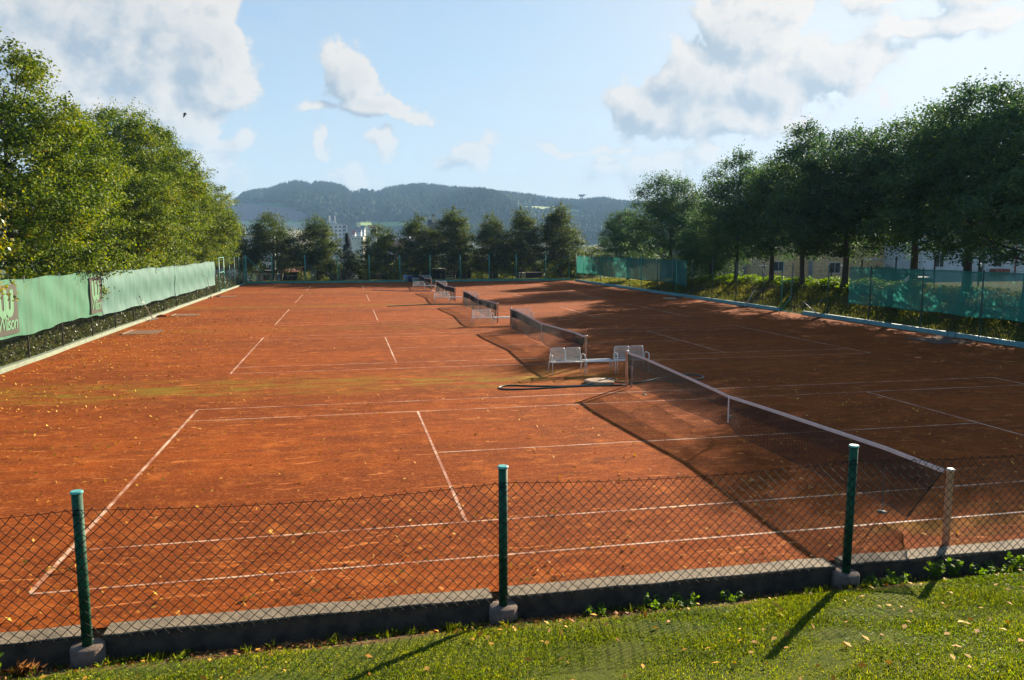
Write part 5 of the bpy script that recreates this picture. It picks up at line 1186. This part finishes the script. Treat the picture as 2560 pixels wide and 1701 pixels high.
cv = nd(nt, 'ShaderNodeCombineXYZ', {0: az, 1: el, 2: 0.}).outputs[0]
def cover(vec):
    n = nt.nodes.new('ShaderNodeGroup'); n.node_tree = g; nt.links.new(vec, n.inputs[0]); return n.outputs[0]
D0_ = cover(cv); D1_ = cover(nd(nt, 'ShaderNodeVectorMath', {0: cv, 1: (1.0, .80, 0)}, operation='ADD').outputs[0])
cov = sstep(nt, D0_, .13, .34)
lit = mth(nt, 'ADD', .66, mth(nt, 'MULTIPLY', mth(nt, 'SUBTRACT', D0_, D1_), 1.7), clamp=True)
thick = sstep(nt, D0_, .40, 1.1); lit = mth(nt, 'SUBTRACT', lit, mth(nt, 'MULTIPLY', thick, .30), clamp=True)
# nearness to the sun
dt = nd(nt, 'ShaderNodeVectorMath', {0: tc, 1: tuple(sd)}, operation='DOT_PRODUCT').outputs['Value']
ang_ = mth(nt, 'MULTIPLY', mth(nt, 'ARCCOSINE', mth(nt, 'MINIMUM', dt, 1.)), 1 / R(20)); near = mth(nt, 'POWER', 2.718, mth(nt, 'MULTIPLY', mth(nt, 'MULTIPLY', ang_, ang_), -1.))
K = 1 / SKY / 2 ** EXPO
def kc(c): return tuple(x * K for x in c)
# bright sky rolls off gently, as it does in the thin high cloud around the sun
vm = lambda op, a, b: nd(nt, 'ShaderNodeVectorMath', {0: a, 1: b}, operation=op).outputs[0]
LIM = 1.5 * K
base = vm('DIVIDE', vm('MULTIPLY', sk.outputs[0], SKYM), vm('ADD', vm('MULTIPLY', sk.outputs[0], tuple(SKYM[i] / LIM for i in range(3))), (1, 1, 1)))
hz_ = sstep(nt, el, 12., 1.)
base = mixc(nt, mth(nt, 'MULTIPLY', hz_, .46), base, kc((.66, .72, .72)))
base = mixc(nt, mth(nt, 'MULTIPLY', near, .78), base, kc((.90, .98, 1.02)))
b1_ = bg; nt.links.new(base, b1_.inputs[0])
wisp = mth(nt, 'MULTIPLY', sstep(nt, noise(nt, scl(nt, cv, (.10, .30, 1)), 1, 6, .6, .6), .42, .75), .28)
base2 = mixc(nt, wisp, base, kc((.66, .74, .80)))
cl_ = mixc(nt, lit, kc((.42, .50, .58)), kc((.88, .84, .78))); cl_ = mixc(nt, mth(nt, 'MULTIPLY', near, .8), cl_, mixc(nt, lit, kc((.62, .74, .82)), kc((1.08, 1.02, .96))))
cl_ = mixc(nt, mth(nt, 'MULTIPLY', sstep(nt, el, 9., 3.), .50), cl_, base2)
veil = mth(nt, 'MULTIPLY', sstep(nt, D0_, -.35, .25), .28); base2 = mixc(nt, mth(nt, 'MULTIPLY', veil, sstep(nt, el, 1., 5.)), base2, mixc(nt, near, kc((.64, .67, .68)), kc((.92, .97, .98))))
edge = mth(nt, 'MULTIPLY', sstep(nt, el, 24., 19.), mth(nt, 'MULTIPLY', sstep(nt, az, -40., -30.), sstep(nt, az, 62., 52.)))
fin = mixc(nt, mth(nt, 'MULTIPLY', mth(nt, 'MULTIPLY', cov, edge), .95), mixc(nt, edge, base, base2), cl_)
b2_ = nd(nt, 'ShaderNodeBackground', {0: fin, 1: SKY})
# the clouded part of the sky is only worked out where clouds stand
gate_ = mth(nt, 'MULTIPLY', mth(nt, 'MULTIPLY', mth(nt, 'LESS_THAN', el, 24.), mth(nt, 'GREATER_THAN', el, -2.)), mth(nt, 'MULTIPLY', mth(nt, 'GREATER_THAN', az, -40.), mth(nt, 'LESS_THAN', az, 62.)))
mx_ = nd(nt, 'ShaderNodeMixShader', {0: gate_, 1: b1_.outputs[0], 2: b2_.outputs[0]}); nt.links.new(mx_.outputs[0], out.inputs[0])
w.cycles.sampling_method = 'MANUAL'; w.cycles.sample_map_resolution = 512

# ------------------------------------------------------------------ air
hb = MB().box((100, 1270, 118), (4600, 2660, 285)).build('haze', None)
hm = bpy.data.materials.new('air'); hm.use_nodes = True; n_ = hm.node_tree; n_.nodes.clear(); o_ = n_.nodes.new('ShaderNodeOutputMaterial')
pv = n_.nodes.new('ShaderNodeVolumePrincipled'); pv.inputs['Color'].default_value = (.38, .64, 1, 1); pv.inputs['Density'].default_value = .00016; pv.inputs['Anisotropy'].default_value = .0
n_.links.new(pv.outputs[0], o_.inputs['Volume']); hb.data.materials.append(hm); stuff(hb, 'thin bluish haze filling the air over the valley', 'haze')

# ------------------------------------------------------------------ render settings
sc.render.engine = 'CYCLES'; cy = sc.cycles
cy.max_bounces = 7; cy.diffuse_bounces = 3; cy.glossy_bounces = 2; cy.transmission_bounces = 4; cy.transparent_max_bounces = 20; cy.volume_bounces = 0
cy.caustics_reflective = False; cy.caustics_refractive = False; cy.use_denoising = True; cy.denoiser = 'OPENIMAGEDENOISE'; cy.denoising_input_passes = 'RGB_ALBEDO_NORMAL'
cy.sample_clamp_indirect = 6; cy.use_adaptive_sampling = True; cy.adaptive_threshold = .01
vs = sc.view_settings; vs.view_transform = 'Standard'; vs.look = 'None'; vs.exposure = EXPO; vs.gamma = 1; vs.use_curve_mapping = False
